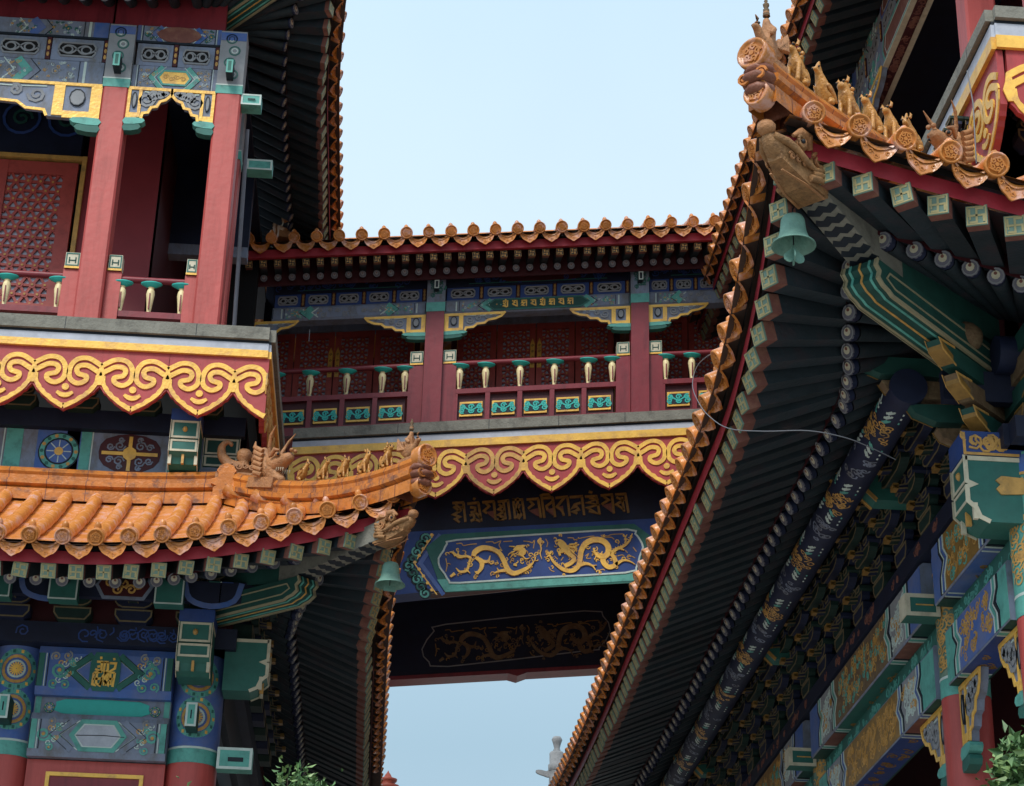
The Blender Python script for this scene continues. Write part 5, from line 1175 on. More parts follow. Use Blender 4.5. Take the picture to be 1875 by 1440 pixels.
GR = 'figures on the hip ridge of the large pavilion'
rp = [(-.0, 'rider', .30, 'weathered glazed rider with a stacked spire at the tip of the near right corner'),
      (.24, 'dragon', .27, 'horned maned glazed beast standing right behind the spired rider on the near right corner'),
      (.46, 'bird', .25, 'pale yellow crested phoenix, third figure from the tip of the near right roof corner'),
      (.68, 'lion', .26, 'largest yellow lion with an ochre round head, middle of the near right ridge'),
      (.89, 'plain', .25, 'slim ochre beast sitting just behind the yellow lion on the near right ridge'),
      (1.09, 'plain', .25, 'orange beast with short ears, above the fourth round tile end of the near right eave'),
      (1.28, 'crested', .23, 'low crested glazed beast, last before the open-mouthed horned head')]
for t, k, s, lb in rp: figurine(RF, t, k, s * 1.1, lb, GR)
figurine(RF, 1.66, 'horned', .42, 'open-mouthed glazed dragon head with two tall curved horns, near right ridge', GR, .25)

# ================================================================== sloping covered bridge
BP = root('covered_bridge', (1.3, 24, 9.5), 'sloping covered bridge with lattice doors and gold cloud skirting between the two pavilions', 'covered bridge')
SH = .112
def FB(Y, dz=0.): return Fr((0, Y, 11.55 + dz), (1, 0, SH), (0, 0, 1), (0, -1, 0))
X0, X1 = -1.9, 4.75
B0 = FB(22.8)
bx = [at(793, 660, 22.8).x, at(1170, 650, 22.8).x]; bx = [bx[0] - (bx[1] - bx[0])] + bx + [bx[1] + (bx[1] - bx[0])]
# deck, skirting
mb = MB(); mb.box(FB(22.2), X0 + .62, X1, -.14, -.005, -3.5, -.01, 'stone_edge'); mb.box(FB(22.2), X0 + .6, X1, -.55, -.14, -3.3, -.5, 'navy'); mb.build('deck', BP)
lob = at(905, 870, 22.2).x
skirt(FB(22.2), X0 + .62, X1 - .1, 0, BP, .70, lob - .70 * 3, 8, worn=(3,), lobe_b=-.70, boardtop=-.33)
# columns with painted heads
for x in bx:
    mb = MB(); mb.box(B0, x - .115, x + .115, -.1, 1.80, -.115, .115, 'maroon'); mb.build('column', BP)
    mb = MB(); mb.box(B0, x - .12, x + .12, 1.80, 1.93, -.12, .12, 'teal'); mb.box(B0, x - .118, x + .118, 1.93, 2.36, -.118, .118, 'blue_grey')
    f = B0.at(0, 0, .118); scribble(mb, f, x - .11, x + .11, 1.95, 2.3, 9, .05, 'green', .012, .004, 0, 3); edged_box(mb, B0, x - .03, x + .03, 2.08, 2.2, .12, .22, 'ink', 'white_line', .015); mb.build('painted_head', BP)
    for s in (-1, 1):
        a, b = sorted((x + s * .118, x + s * .30)); mb = MB(); mb.box(B0, a, b, -.1, 1.08, -.08, .04, 'maroon'); mb.build('rail_post', BP)
        mb = MB(); post_cap(mb, B0.at(0, 0, -.02), a + .01, b - .01, 1.08, 1.27); mb.build('post_cap', BP)
sup = [at(p, 695, 22.8).x for p in (505, 568, 635, 700, 757, 836, 889, 952, 1015, 1077, 1131, 1209, 1267, 1325)]
for x0, x1 in zip(bx, bx[1:]):
    ss = [min(max(s, x0 + .345), x1 - .345) for s in sup if x0 + .2 < s < x1 - .2]
    balustrade(BP, B0, x0 + .30, x1 - .30, 0, ss, 1.09, .69, 0, VB, .24)
    n = 5; w = (x1 - x0 - .6) / n
    for i in range(n):
        a = x0 + .30 + w * i
        if a > 4.6 or a < -1.7: continue
        mb = MB(); mb.box(B0, a - .03, a + .03, .28, .66, -.03, .035, 'maroon'); mb.box(B0, a + .03, a + w - .03, .28, .66, -.035, -.02, 'maroon_dark'); f = B0.at(0, 0, -.02)
        mb.box(f, a + .06, a + w - .06, .35, .55, 0, .02, 'gold'); mb.box(f, a + .085, a + w - .085, .375, .525, .02, .0225, 'ink'); c = a + w / 2
        for e in (-1, 0, 1):
            for s2 in (-1, 1): mb.spiral(f, c + e * .11, .45 + s2 * .026, .04, .016, .03, 'turquoise', 1.3, s2, e, 9, .0225)
        mb.ribbon(f, [(a + .09, .43), (c - .1, .49), (c, .42), (c + .1, .49), (a + w - .09, .43)], .018, .028, 'turquoise', .0225, False, 2)
        mb.build('rail_panel', BP)
# beams over the columns
GLY = [[(-.4, .5), (.4, .5)], [(.35, .5), (.35, -.5)], [(-.2, .5), (-.35, .1), (.1, .15), (-.3, -.3), (.1, -.4)]]
GLY2 = [[(-.4, .5), (.4, .5)], [(.3, .5), (.38, -.5)], [(-.25, .5), (.0, .2), (-.35, -.05)], [(-.35, -.05), (.3, -.4)]]
GLY3 = [[(-.4, .5), (.4, .5)], [(.3, .5), (.3, -.5)], [(.0, .5), (.0, -.3)], [(-.35, .2), (.0, .0), (-.3, -.3), (.2, -.5)], [(-.1, .75), (.1, .7)]]
def small_text(mb, f, c, d, H):
    hx = [(c - .66, d), (c - .56, d + H * .36), (c + .56, d + H * .36), (c + .66, d), (c + .56, d - H * .36), (c - .56, d - H * .36)]
    mb.prism(f, hx, .003, .006, 'green_dark'); mb.ribbon(f, hx, .02, .009, 'green', .003, True)
    for i in range(8):
        x = c - .42 + .12 * i; k = H * .42
        for st in (GLY3, GLY2, GLY, GLY2, GLY3, GLY, GLY2, GLY)[i]: mb.ribbon(f, [(x + p[0] * k * 1.05, d + p[1] * k) for p in st], .016, .016, 'gold', .006)
def no_text(mb, f, c, d, H): scribble(mb, f, c - .5, c + .5, d - H * .4, d + H * .4, 10, H * .2, 'grey_paint', .012, .008, .003, 8)
for i, (x0, x1) in enumerate(zip(bx, bx[1:])):
    a0, a1 = x0 + .12, min(x1 - .12, X1)
    if i == 0: a0 = max(a0, X0 + .2)
    painted_beam(B0, a0, a1, 1.80, 2.0, BP, 'blue_grey', 'tie_beam', 'blue_grey', 'blue_grey', 'teal', .15, .03, small_text if i == 1 else no_text, False, .16, 'teal', 'teal')
    fret_strip(B0, a0 + .02, a1, 2.005, 2.19, 5, BP, 'gold_dark', 'blue_deep')
    mb = MB(); mb.box(B0, a0, a1, 2.19, 2.40, -.2, .02, 'navy'); f = B0.at(0, 0, .02); scribble(mb, f, a0, a1, 2.2, 2.38, 22, .05, 'blue_deep', .012, .004, 0, 12 + i); mb.ribbon(f, [(a0 + .3, 2.23), (a1 - .3, 2.23)], .01, .004, 'green')
    if i == 1: mb.prism(f, smooth([(x0 + .85, 2.30), (x0 + .95, 2.36), (x1 - .85, 2.36), (x1 - .78, 2.30), (x1 - .85, 2.24), (x0 + .95, 2.24)], 2, True), 0, .006, 'maroon_dark')
    mb.build('eave_wall_board', BP)
    queti(B0.at(0, 0, .02), x0 + .12, 1.79, .78, .36, 1, BP); queti(B0.at(0, 0, .02), x1 - .12, 1.79, .78, .36, -1, BP)
# doors behind the balustrade
B1 = FB(24.0)
mb = MB(); mb.box(B1, X0, X1, 2.22, 2.34, -.1, .05, 'blue_grey'); mb.box(B1, X0, X1, 2.34, 3.2, -.1, 0, 'navy'); mb.box(B1, X0, X1, -.1, .3, -.1, .0, 'maroon_dark'); mb.box(FB(25.6), X0, X1, -.1, 2.6, -.1, 0, 'maroon_dark'); mb.build('door_wall', BP)
dp = [at(612, 650, 24).x, at(981, 640, 24).x, at(1330, 620, 24).x]
for i, c in enumerate(dp):
    for j, o in enumerate((-2, -1, 0, 1)):
        a0 = c + o * .53
        if a0 > 4.4 or a0 < -2.2: continue
        lattice_door(B1, a0 + .004, a0 + .526, .3, 2.22, 1.0, BP, 1 if o in (-1,) else (-1 if o == 0 else 0), .105, .085, 'door_red', .55)
    for e in (-1, 1):
        mb = MB(); mb.box(B1, *sorted((c + e * 1.065, c + e * 1.14)), .3, 2.22, -.04, .05, 'maroon_dark'); mb.box(B1, c + e * 1.07 - .012, c + e * 1.07 + .012, .8, 1.45, .05, .06, 'gold_dark'); mb.build('door_post', BP)
# roof
BS = Slope((-2.15, 22.0), (1, 0), (0, 1), 0, 0, 1, 1, 0, 1.8, (.40, .03)); zc = 11.55 + 2.56
class Sheared(Slope):
    def P(s, d, t, dz=0.):
        q = s.C + s.D * d + s.I * t; q.z = zc + SH * q.x + s.g[0] * t + s.g[1] * t * t + dz; return q
BS.__class__ = Sheared; BS.o0 = 9; 
_o = BS.o0
ro = roof_side(BS, BP, 0, 6.85, .281, under=False)
BS2 = Slope((-2.15, 25.9), (1, 0), (0, -1), 0, 0, 1, 1, 0, 1.8, (.40, .03)); BS2.__class__ = Sheared; BS2.o0 = 9
ro2 = roof_side(BS2, BP, 0, 6.85, .281, under=False, ncap=0)
FR_ = FB(22.1)
mb = MB(); mb.box(FR_, -2.05, 4.7, 2.36, 2.47, -.05, 0, 'fascia_red'); mb.box(FR_, -2.05, 4.7, 2.475, 2.515, -.05, -.02, 'black'); mb.build('eave_board', ro)
mb = MB(); mb.hexa([FB(22.11)(-2.05, 2.37), FB(22.11)(4.7, 2.37), FB(22.9)(4.7, 2.72), FB(22.9)(-2.05, 2.72), FB(22.11)(-2.05, 2.40), FB(22.11)(4.7, 2.40), FB(22.9)(4.7, 2.75), FB(22.9)(-2.05, 2.75)], 'sheathing'); mb.box(FB(22.56), -2.05, 4.7, 2.20, 2.62, -.02, 0, 'maroon_dark'); mb.build('sheathing_boards', BP)
x = -2.0
while x < 4.68:
    u = V((1, 0, SH)).normalized(); ax = V((0, -1, -.22)).normalized(); v = u.cross(ax) * -1; v = ax.cross(u)
    place(SQS, 'square_rafter', fmat(Fr(FB(22.16)(x, 2.31), u, v, ax)), BP)
    ax = V((0, -1, -.4)).normalized(); v = ax.cross(u)
    place(RDS, 'round_rafter', fmat(Fr(FB(22.47)(x, 2.27), u, v, ax)), BP)
    x += .178
mb = MB(); mb.tube([FB(22.8)(X0, 2.48), FB(22.8)(X1, 2.48)], .09, 'navy', 12); mb.build('eave_purlin', BP)
mb = MB(); sweep(mb, [FB(23.95)(-2.1, 3.40), FB(23.95)(4.7, 3.40)], [(a * 1., b * .8) for a, b in PROFILE], 'ridge_tile'); mb.build('roof_ridge', BP)
# beams that carry the deck
GY_ = 22.8; FG = front(GY_)
def tr(pts, ox, oy, k, Y=GY_):
    r = []
    for p in pts:
        q = at(ox + p[0] / k, oy + p[1] / k, Y); r.append((q.x, q.z))
    return r
T1 = lambda p: tr(p, 800, 890, 1875 / 380.)
mb = MB()
bot = [at(690, 1093, GY_), at(1260, 1036, GY_)]; k = (bot[1].z - bot[0].z) / (bot[1].x - bot[0].x)
zb = lambda x: bot[0].z + k * (x - bot[0].x)
ztop = lambda x: 11.55 + SH * x - .45
zm = lambda x: 10.59 + SH * (x - 1.86)
xs = (-1.3, 4.2)
mb.prism(FG, [(xs[0], zm(xs[0])), (xs[1], zm(xs[1])), (xs[1], ztop(xs[1])), (xs[0], ztop(xs[0]))], -.30, -.02, 'navy'); mb.build('inscribed_board', BP)
TXT = [[(140, 153), (245, 148)], [(240, 150), (258, 325)], [(175, 158), (178, 182), (215, 195), (212, 222), (152, 258), (205, 278), (165, 300), (205, 328)], [(150, 185), (205, 230)], [(215, 195), (240, 190)],
       [(275, 160), (380, 148)], [(328, 112), (348, 120)], [(374, 150), (402, 320)], [(300, 190), (345, 198), (348, 230), (305, 240)], [(296, 268), (330, 252), (342, 300), (305, 316)], [(345, 235), (398, 292)], [(345, 300), (390, 318)],
       [(410, 147), (520, 138)], [(514, 140), (530, 305)], [(440, 152), (472, 182), (425, 225), (452, 245)],
       [(550, 142), (650, 130)], [(642, 130), (662, 302)], [(602, 140), (620, 300)], [(560, 165), (588, 186), (558, 210), (602, 232), (556, 262), (596, 280), (560, 304)], [(545, 300), (610, 296)],
       [(680, 126), (780, 122)], [(690, 112), (706, 295)], [(770, 124), (794, 300)], [(730, 106), (730, 150), (708, 186), (746, 230), (722, 292)], [(752, 165), (726, 215), (762, 262), (734, 298)],
       [(810, 122), (920, 114)], [(915, 116), (940, 286)], [(838, 132), (870, 165), (824, 205)],
       [(930, 90), (960, 78), (1008, 76), (1020, 96)], [(945, 90), (970, 286)], [(958, 110), (1052, 102)], [(1046, 104), (1068, 280)], [(1045, 140), (990, 182), (1000, 215)],
       [(1072, 106), (1185, 96)], [(1180, 100), (1200, 270)], [(1150, 105), (1084, 188), (1130, 218), (1148, 268)],
       [(1200, 100), (1318, 92)], [(1310, 94), (1330, 262)], [(1300, 150), (1245, 168), (1225, 198), (1262, 184), (1282, 214), (1232, 232), (1268, 250)],
       [(1338, 96), (1450, 90)], [(1372, 50), (1405, 60)], [(1374, 108), (1442, 120), (1362, 150), (1456, 168), (1360, 196), (1456, 250), (1372, 226)], [(1442, 95), (1470, 252)],
       [(1480, 85), (1590, 76)], [(1582, 80), (1600, 246)], [(1505, 92), (1552, 126), (1490, 165)],
       [(1612, 76), (1712, 70)], [(1702, 70), (1730, 242)], [(1622, 100), (1680, 130), (1622, 166), (1690, 212)], [(1672, 100), (1692, 230)]]
WED = [[(440, 236), (522, 222), (530, 304)], [(830, 222), (915, 198), (937, 286)], [(985, 215), (1058, 195), (1066, 280)], [(1088, 190), (1140, 178), (1148, 266)], [(1496, 174), (1585, 150), (1597, 246)], [(308, 262), (335, 250), (345, 302)]]
mb = MB()
for st in TXT: mb.ribbon(FG, T1(st), .030, .0, 'gold_dark', -.02)
for st in WED: mb.prism(FG, T1(st), -.02, -.003, 'brown_paint')
mb.build('inscription', BP)
mb = MB()
mb.prism(FG, [(xs[0], zb(xs[0])), (xs[1], zb(xs[1])), (xs[1], zm(xs[1])), (xs[0], zm(xs[0]))], -.3, 0, 'blue_deep')
P = T1([(-100, 560), (40, 445), (60, 440), (1780, 345), (1930, 455), (1760, 880), (80, 965), (20, 880)])
mb.prism(FG, P, 0, .012, 'green')
low = T1([(0, 850), (1850, 775), (1800, 858), (75, 962)]); mb.prism(FG, low, .012, .016, 'teal')
panel = smooth(T1([(15, 660), (60, 590), (90, 530), (180, 495), (1000, 440), (1720, 400), (1790, 440), (1830, 490), (1860, 560), (1830, 640), (1800, 740), (1700, 790), (900, 835), (200, 882), (110, 865), (70, 800), (25, 740)]), 2, True)
mb.prism(FG, panel, .016, .020, 'blue_deep'); mb.ribbon(FG, panel, .022, .026, 'white_line', .016, True)
L0 = T1([(-330, 760), (-60, 445), (-10, 445), (-190, 700), (40, 985), (-40, 985)])
mb.ribbon(FG, T1([(30, 440), (-150, 700), (60, 985)]), .05, .006, 'blue', 0); mb.ribbon(FG, T1([(-30, 440), (-205, 700), (0, 985)]), .014, .008, 'gold', 0)
for e in range(9):
    q = T1([(-60 - 38 * e * (1 if e < 5 else 0) - (38 * (8 - e) if e >= 5 else 0), 480 + 62 * e)])[0]
    mb.disc(FG, q[0] - .06, q[1], .075, .006, 'ink', 12); mb.spiral(FG, q[0] - .06, q[1], .066, .022, .012, 'green' if e % 2 else 'teal', 1.3, 1, e); mb.disc(FG, q[0] + .015, q[1] + .05, .022, .013, 'gold', 6)
o_beam = mb.build('dragon_beam', BP)
DRG = [  # (points, widths): two dragons chasing a pearl, traced as relief
 ([(1010, 620), (1040, 680), (1090, 730), (1150, 768), (1220, 775), (1270, 740), (1290, 680), (1300, 600), (1340, 530), (1420, 495), (1500, 508), (1545, 560), (1540, 620), (1500, 660), (1505, 705), (1550, 742), (1610, 722), (1605, 670), (1578, 620), (1620, 580), (1690, 550), (1740, 500), (1762, 440)], [10, 24, 30, 34, 40, 42, 40, 36, 32, 26, 18, 6]),
 ([(1150, 560), (1190, 620), (1235, 660), (1215, 700), (1150, 735)], [50, 30, 30, 30]), ([(1090, 520), (1130, 545), (1185, 590)], [24, 52, 40]), ([(1110, 640), (1105, 610), (1135, 600), (1120, 570)], [14, 22, 10]),
 ([(1070, 510), (1110, 500), (1160, 530)], [8, 14, 6]), ([(1190, 560), (1240, 570), (1260, 610)], [12, 8, 3]), ([(1195, 540), (1245, 535), (1265, 520)], [12, 8, 3]), ([(1200, 580), (1225, 610), (1262, 640)], [10, 7, 3]),
 ([(1270, 730), (1340, 710), (1400, 730), (1430, 770)], [30, 22, 12, 6]), ([(1400, 730), (1440, 725)], [10, 3]), ([(1530, 640), (1470, 650), (1430, 620), (1410, 570)], [30, 28, 18, 8]), ([(1430, 620), (1395, 600)], [10, 3]), ([(1440, 630), (1420, 680)], [10, 3]), ([(1480, 640), (1490, 600)], [12, 3]),
 ([(1610, 720), (1680, 680), (1740, 690), (1790, 720)], [26, 18, 10, 4]), ([(1700, 530), (1700, 470), (1680, 450)], [14, 8, 3]), ([(1640, 570), (1690, 590)], [18, 6]), ([(1010, 620), (985, 600)], [14, 3]), ([(1015, 625), (1045, 600)], [14, 3]), ([(1010, 640), (985, 655)], [12, 3]),
 ([(870, 700), (830, 740), (780, 770), (700, 800), (650, 780), (625, 740), (600, 680), (560, 615), (490, 578), (410, 570), (345, 605), (328, 645)], [10, 22, 30, 36, 36, 34, 30, 34, 40, 30]),
 ([(740, 560), (770, 600), (750, 640)], [30, 56, 30]), ([(690, 590), (730, 570), (790, 550)], [14, 40, 14]), ([(760, 570), (800, 545)], [18, 5]), ([(700, 560), (650, 555)], [10, 3]), ([(700, 600), (655, 620), (640, 640)], [10, 6, 3]), ([(690, 620), (660, 660)], [10, 3]), ([(770, 640), (800, 670), (840, 660)], [10, 8, 3]),
 ([(345, 655), (400, 690), (400, 750), (360, 805)], [20, 36, 28, 14]), ([(400, 690), (460, 690), (480, 640)], [26, 18, 6]), ([(460, 690), (490, 720)], [10, 3]), ([(360, 805), (340, 780)], [12, 3]), ([(290, 700), (300, 660), (260, 645), (200, 650), (150, 620)], [14, 16, 16, 24, 10]), ([(170, 640), (140, 610), (110, 610)], [24, 14, 3]), ([(190, 640), (190, 600)], [16, 4]), ([(290, 700), (270, 770), (210, 785), (170, 750)], [12, 20, 16, 4]), ([(270, 770), (300, 800)], [14, 4]), ([(160, 800), (120, 830)], [22, 14]), ([(630, 770), (560, 780), (510, 800)], [26, 16, 4]), ([(560, 780), (540, 750)], [12, 3]), ([(880, 690), (895, 640)], [10, 3]), ([(870, 700), (850, 660)], [10, 3]), ([(720, 720), (690, 720)], [26, 12]),
 ([(935, 480), (925, 510), (930, 540)], [10, 34, 10]), ([(930, 540), (940, 580), (930, 620), (945, 670)], [10, 8, 8, 3])]
SQG = [[(175, 530), (220, 525), (240, 545), (300, 535), (360, 530)], [(440, 515), (500, 510), (520, 525), (575, 505), (560, 540), (580, 580)], [(780, 505), (830, 510), (860, 520), (880, 500), (870, 570)], [(980, 485), (1000, 520), (990, 560)], [(1180, 475), (1230, 478), (1240, 495), (1290, 480), (1370, 465), (1420, 460)], [(1280, 470), (1260, 500)], [(1490, 450), (1540, 460), (1580, 445), (1680, 440)], [(1480, 450), (1500, 470), (1570, 470), (1600, 490)], [(1630, 640), (1670, 630), (1690, 640)], [(1710, 650), (1750, 640), (1790, 660)], [(1340, 640), (1370, 620), (1350, 660), (1390, 660)], [(1460, 770), (1500, 760), (1515, 770)], [(780, 800), (850, 765), (840, 790)], [(670, 795), (740, 810)], [(80, 660), (90, 730), (80, 780)], [(230, 590), (260, 600), (250, 640)], [(540, 680), (550, 700)], [(1060, 640), (1090, 670)], [(1010, 740), (1030, 770), (1060, 780)], [(600, 510), (680, 505)], [(1120, 680), (1140, 650)], [(1700, 590), (1720, 610)], [(1770, 560), (1800, 600)]]
kk = 380 / 1875. / (PF / 25.2) ; 
def dragons(parent, dy, dxz, gold, line, name):
    mb = MB(); f = Fr((dxz[0], GY_ + dy, dxz[1]), (1, 0, 0), (0, 0, 1), (0, -1, 0)); h0 = .020
    for i, (pts, wd) in enumerate(DRG):
        mb.ribbon(f, T1(pts), [w_ * kk * 1.25 for w_ in wd], h0 + .018 + .001 * (i % 7), gold, h0, False, 3)
    # fins along the backs
    for j in (0, 20):
        P_ = smooth(T1(DRG[j][0]), 3)
        for a, b in zip(P_[2:-2], P_[3:-1]):
            d = V((b[0] - a[0], b[1] - a[1])); 
            if d.length < 1e-5: continue
            n = V((-d.y, d.x)).normalized(); mb.ribbon(f, [(a[0], a[1]), (a[0] + n.x * .034, a[1] + n.y * .034)], [.018, .004], h0 + .014, gold, h0)
    rn = random.Random(5); bp_ = [p for d_ in DRG for p in d_[0]]
    for i in range(150):
        q = rn.choice(bp_); c = T1([(q[0] + rn.gauss(0, 32), q[1] + rn.gauss(0, 26))])[0]
        mb.spiral(f, c[0], c[1], rn.uniform(.018, .036), .011, h0 + .008 + .0004 * (i % 11), gold if i % 3 else line, rn.uniform(.5, 1.1), rn.choice((-1, 1)), rn.uniform(0, 6), 7, h0)
    for st in SQG: mb.ribbon(f, T1(st), .011, h0 + .006, line, h0, False, 3)
    mb.build(name, parent)
dragons(BP, 0, (0, 0), 'gold', 'gold_worn', 'gilt_dragons')
# far beam seen under the deck, and the soffit
FY = 25.3; FF = front(FY)
fb = lambda x: 9.32 + .105 * x; ft = lambda x: 10.55 + SH * (x - 2.08) + .12
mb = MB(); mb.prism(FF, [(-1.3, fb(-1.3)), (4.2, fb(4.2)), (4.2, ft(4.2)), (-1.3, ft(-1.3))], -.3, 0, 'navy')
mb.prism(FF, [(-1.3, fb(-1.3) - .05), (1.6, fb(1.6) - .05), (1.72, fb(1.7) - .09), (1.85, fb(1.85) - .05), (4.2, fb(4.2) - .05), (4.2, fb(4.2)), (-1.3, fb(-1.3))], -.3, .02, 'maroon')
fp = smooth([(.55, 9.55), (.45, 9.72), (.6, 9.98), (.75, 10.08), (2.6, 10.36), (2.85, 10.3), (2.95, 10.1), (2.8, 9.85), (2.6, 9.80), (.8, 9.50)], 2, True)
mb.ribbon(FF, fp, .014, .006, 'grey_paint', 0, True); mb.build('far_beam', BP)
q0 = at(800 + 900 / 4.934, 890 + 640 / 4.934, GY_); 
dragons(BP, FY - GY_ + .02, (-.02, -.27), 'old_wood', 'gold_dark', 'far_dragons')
mb = MB(); mb.hexa([FB(23.1)(-1.3, -1.2), FB(23.1)(4.2, -1.2), FB(25.3)(4.2, -1.2), FB(25.3)(-1.3, -1.2), FB(23.1)(-1.3, -1.1), FB(23.1)(4.2, -1.1), FB(25.3)(4.2, -1.1), FB(25.3)(-1.3, -1.1)], 'navy')
f = Fr((0, 22.8, 0), (1, 0, k), (0, 1, 0), (0, 0, -1))
mb.build('soffit', BP)
mb = MB(); fs = Fr((0, GY_, bot[0].z - k * bot[0].x), (1, 0, k), (0, 1, 0), (0, 0, -1))
for c in (1.05, 3.3):
    hx = smooth([(c - .62, .15), (c - .5, .05), (c + .5, .05), (c + .62, .15), (c + .5, .25), (c - .5, .25)], 2, True); mb.prism(fs, hx, 0, .006, 'maroon_dark'); mb.ribbon(fs, hx, .02, .009, 'grey_paint', 0, True)
scribble(mb, fs, 1.7, 2.65, .03, .27, 26, .05, 'grey_paint', .012, .006, 0, 6); mb.build('beam_soffit', BP)
f = FB(22.35)(at(518, 430, 22.35).x, 2.78)
place(FIG['horned'], 'roof_figurine', fmat(Fr(f + V((0, 0, .02)), (.25, -1, 0), (1, .25, 0), (0, 0, 1)), .36, .36, .42), None, label='small glazed ridge beast with two curved horns standing on the bridge roof', category='roof figurine')

# ================================================================== bells, cable, plants, far things
def bell(p, s, label, clapper):
    r_ = root('bell', p, label, 'bell', 'bronze wind bells under the roof corners')
    f = Fr(p, (1, 0, 0), (0, 1, 0), (0, 0, 1)); mb = MB(); q = lambda L: [(a * s, b * s) for a, b in L]
    mb.lathe(f, q([(.001, 0), (.05, -.004), (.085, -.02), (.10, -.05), (.105, -.10), (.112, -.16), (.13, -.22), (.16, -.265), (.185, -.285), (.187, -.295), (.172, -.29), (.15, -.265), (.118, -.215), (.10, -.15), (.09, -.06), (.001, -.03)]), 'bell', 28); mb.build('bell_body', r_)
    mb = MB()
    for i in range(4):
        c = V(p) + V((0, 0, s * (.035 + .055 * i))); u = V((1, 0, 0)) if i % 2 else V((0, 1, 0))
        mb.tube([c + (u * math.cos(t * .785) * .016 + V((0, 0, 1)) * math.sin(t * .785) * .034) * s for t in range(9)], .006 * s, 'iron', 6)
    mb.build('hanging_chain', r_)
    mb = MB(); g = Fr(V(p) + V((0, 0, -.30 * s)), V((1, .25, 0)).normalized(), (0, 0, 1))
    mb.tube([V(p) + V((0, 0, -.05 * s)), V(p) + V((0, 0, -.31 * s))], .006 * s, 'iron', 6)
    if clapper == 'leaf':
        for d in (V((1, .2, 0)), V((.1, 1, 0))):
            mb.prism(Fr(g.o, d.normalized(), (0, 0, 1)), smooth([(0, .02 * s), (.03 * s, -.03 * s), (.085 * s, -.08 * s), (.085 * s, -.13 * s), (.04 * s, -.15 * s), (0, -.13 * s), (-.04 * s, -.15 * s), (-.085 * s, -.13 * s), (-.085 * s, -.08 * s), (-.03 * s, -.03 * s)], 2, True), -.004, .004, 'bell')
    else: mb.prism(g, [(-.07 * s, -.0), (.07 * s, -.0), (.075 * s, -.07 * s), (-.075 * s, -.07 * s)], -.005, .005, 'bell')
    mb.build('clapper', r_)
pR = at(1451, 395, 10.55); bell(tuple(pR), .74, 'large verdigris bell with a leaf-shaped clapper hanging under the near right roof corner', 'leaf')
pL = at(716, 1030, 16.35); bell(tuple(pL), .72, 'small green bell hanging under the low left roof corner before the bridge beam', 'plate')
mb = MB()
cpt = [atX(1310, 648, 2.15), atX(1296, 652, 2.13), atX(1276, 672, 2.08), atX(1268, 705, 2.04), atX(1278, 735, 2.02), atX(1298, 762, 2.05), atX(1335, 785, 2.12), atX(1400, 790, 2.30), atX(1480, 789, 2.55), atX(1545, 801, 2.78), atX(1590, 818, 2.98), atX(1640, 842, 3.25)]
Pn = []
for i in range(len(cpt) - 1):
    p0, p1, p2, p3 = cpt[max(i - 1, 0)], cpt[i], cpt[i + 1], cpt[min(i + 2, len(cpt) - 1)]
    for j in range(5):
        t = j / 5; Pn.append(.5 * (2 * p1 + (p2 - p0) * t + (2 * p0 - 5 * p1 + 4 * p2 - p3) * t * t + (3 * p1 - p0 - 3 * p2 + p3) * t ** 3))
mb.tube(Pn + [cpt[-1]], .0032, 'cable_white', 6)
mb.build('cable', None, label='thin grey cable looping over the right eave edge and sagging under its dark rafters', category='cable')
mb = MB(); pc = [atX(1771, 130, GX - .06), atX(1782, 190, GX - .06), atX(1788, 300, GX - .10)]; mb.tube(pc, .0055, 'cable_white', 6); mb.build('cable', None, label='short grey vertical cable crossing the gold cloud skirting of the large pavilion', category='cable')

def tree(name, top, rad, trunk_h, nleaf, label, cat, seed, leaf=.06, group=None):
    rn = random.Random(seed); t = root(name, (top.x, top.y, 0), label, cat, group); m = MB()
    base = V((top.x, top.y, 0)); hub = V((top.x, top.y, trunk_h))
    m.tube([base, base.lerp(hub, .5) + V((.04, .02, 0)), hub, V((top.x, top.y, top.z - rad * .25))], [.06, .05, .04, .008], 'bark', 9)
    tips = []
    for i in range(26):
        a = rn.uniform(0, 6.28); e = rn.uniform(-.3, 1.4); r_ = rad * rn.uniform(.5, 1)
        c = V((top.x, top.y, top.z - rad)); tip = c + V((math.cos(a) * math.cos(e), math.sin(a) * math.cos(e), math.sin(e))) * r_
        st = base.lerp(V((top.x, top.y, top.z - rad * .4)), rn.uniform(.72, .98)); m.tube([st, st.lerp(tip, .5) + V((0, 0, .05)), tip], [.014, .009, .003], 'bark', 5); tips.append((st, tip))
    m.build('trunk', t); m = MB()
    for i in range(nleaf):
        st, tip = rn.choice(tips); p = st.lerp(tip, rn.uniform(.35, 1.05)) + V((rn.gauss(0, .04), rn.gauss(0, .04), rn.gauss(0, .04)))
        d = V((rn.gauss(0, 1), rn.gauss(0, 1), rn.gauss(.1, .7))).normalized(); s_ = d.cross(V((rn.gauss(0, 1), rn.gauss(0, 1), 1))).normalized(); n = d.cross(s_) * .12; L = leaf * rn.uniform(.7, 1.4); wd = L * .24
        mt = 'leaf' if rn.random() < .7 else 'leaf_light'
        m.face([p, p + d * L * .5 + s_ * wd + n * L, p + d * L - n * L], mt, False); m.face([p, p + d * L - n * L, p + d * L * .5 - s_ * wd + n * L], mt, False)
    m.build('crown', t)
tree('small_tree', at(540, 1416, 11.5),   .30, 3.2, 2600, 'top of a leafy green tree below the dark underside of the left eave', 'tree', 1, .05)
tree('small_tree', at(362, 1437, 12.0) , .5, 3.4, 3500, 'leaf tips just showing in front of the red corner column of the smaller pavilion', 'tree', 2, .055)
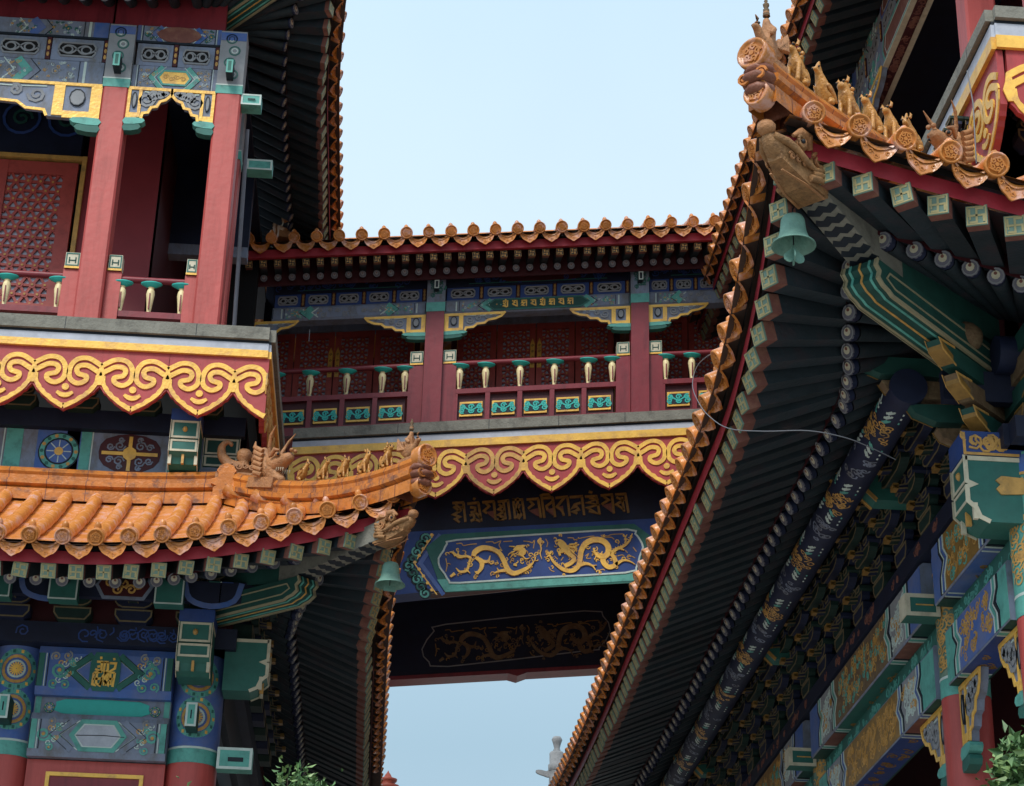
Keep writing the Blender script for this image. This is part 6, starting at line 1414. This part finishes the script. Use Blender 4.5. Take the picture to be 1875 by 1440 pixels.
tree('small_tree', at(1902, 1335, 9.4), .56, 2.9, 7000, 'bright leafy tree in the bottom right corner beside the red column', 'tree', 3, .062)
# far ornaments over the roofs
t = root('stone_pillar', tuple(at(1017, 1440, 34).xy) + (0,), 'grey carved stone pillar with a cloud wing, beyond the far end of the right eave', 'stone pillar')
p = at(1020, 1350, 34); q = V((p.x, p.y, 0)); f = Fr(q, (1, 0, 0), (0, 1, 0), (0, 0, 1)); z = p.z
mb = MB(); mb.lathe(f, [(.26, 0), (.24, .5), (.16, .7), (.13, z - .62)], 'stone', 14); mb.lathe(f, [(.13, z - .62), (.145, z - .60), (.15, z - .50), (.125, z - .48), (.13, z - .30), (.11, z - .27), (.06, z - .25)], 'stone', 14); mb.build('shaft', t)
mb = MB(); mb.lathe(f, [(.07, z - .25), (.05, z - .2), (.07, z - .12), (.095, z - .05), (.07, z - .0), (.001, z)], 'stone', 12); mb.build('finial', t)
mb = MB(); g = Fr(V((q.x - .12, q.y, z - .72)), (-1, 0, 0), (0, 0, 1)); mb.prism(g, smooth([(0, 0), (.10, .02), (.22, .06), (.24, .11), (.15, .12), (.06, .1), (0, .12)], 2, True), -.03, .03, 'stone'); mb.build('cloud_wing', t)
mb = MB(); mb.lathe(Fr(V((q.x - .05, q.y, z - 1.05)), f.u, f.v, f.n), [(.2, -.12), (.26, -.02), (.24, .06), (.14, .1)], 'stone', 12); mb.build('collar', t)
p = at(711, 1411, 33); q = V((p.x, p.y, 0)); f = Fr(q, (1, 0, 0), (0, 1, 0), (0, 0, 1)); z = p.z
t = root('tower', tuple(q), 'small terracotta pagoda tip at the bottom edge, right of the dark left eave', 'pagoda')
mb = MB(); mb.lathe(f, [(.9, 0), (.8, z - 2.2), (.5, z - 1.4), (.17, z - .32)], 'terracotta', 12); mb.build('shaft', t)
mb = MB(); mb.lathe(f, [(.17, z - .32), (.20, z - .26), (.10, z - .24), (.15, z - .19), (.16, z - .15), (.07, z - .12), (.045, z - .07), (.02, z - .04), (.001, z)], 'terracotta', 12); mb.build('finial', t)
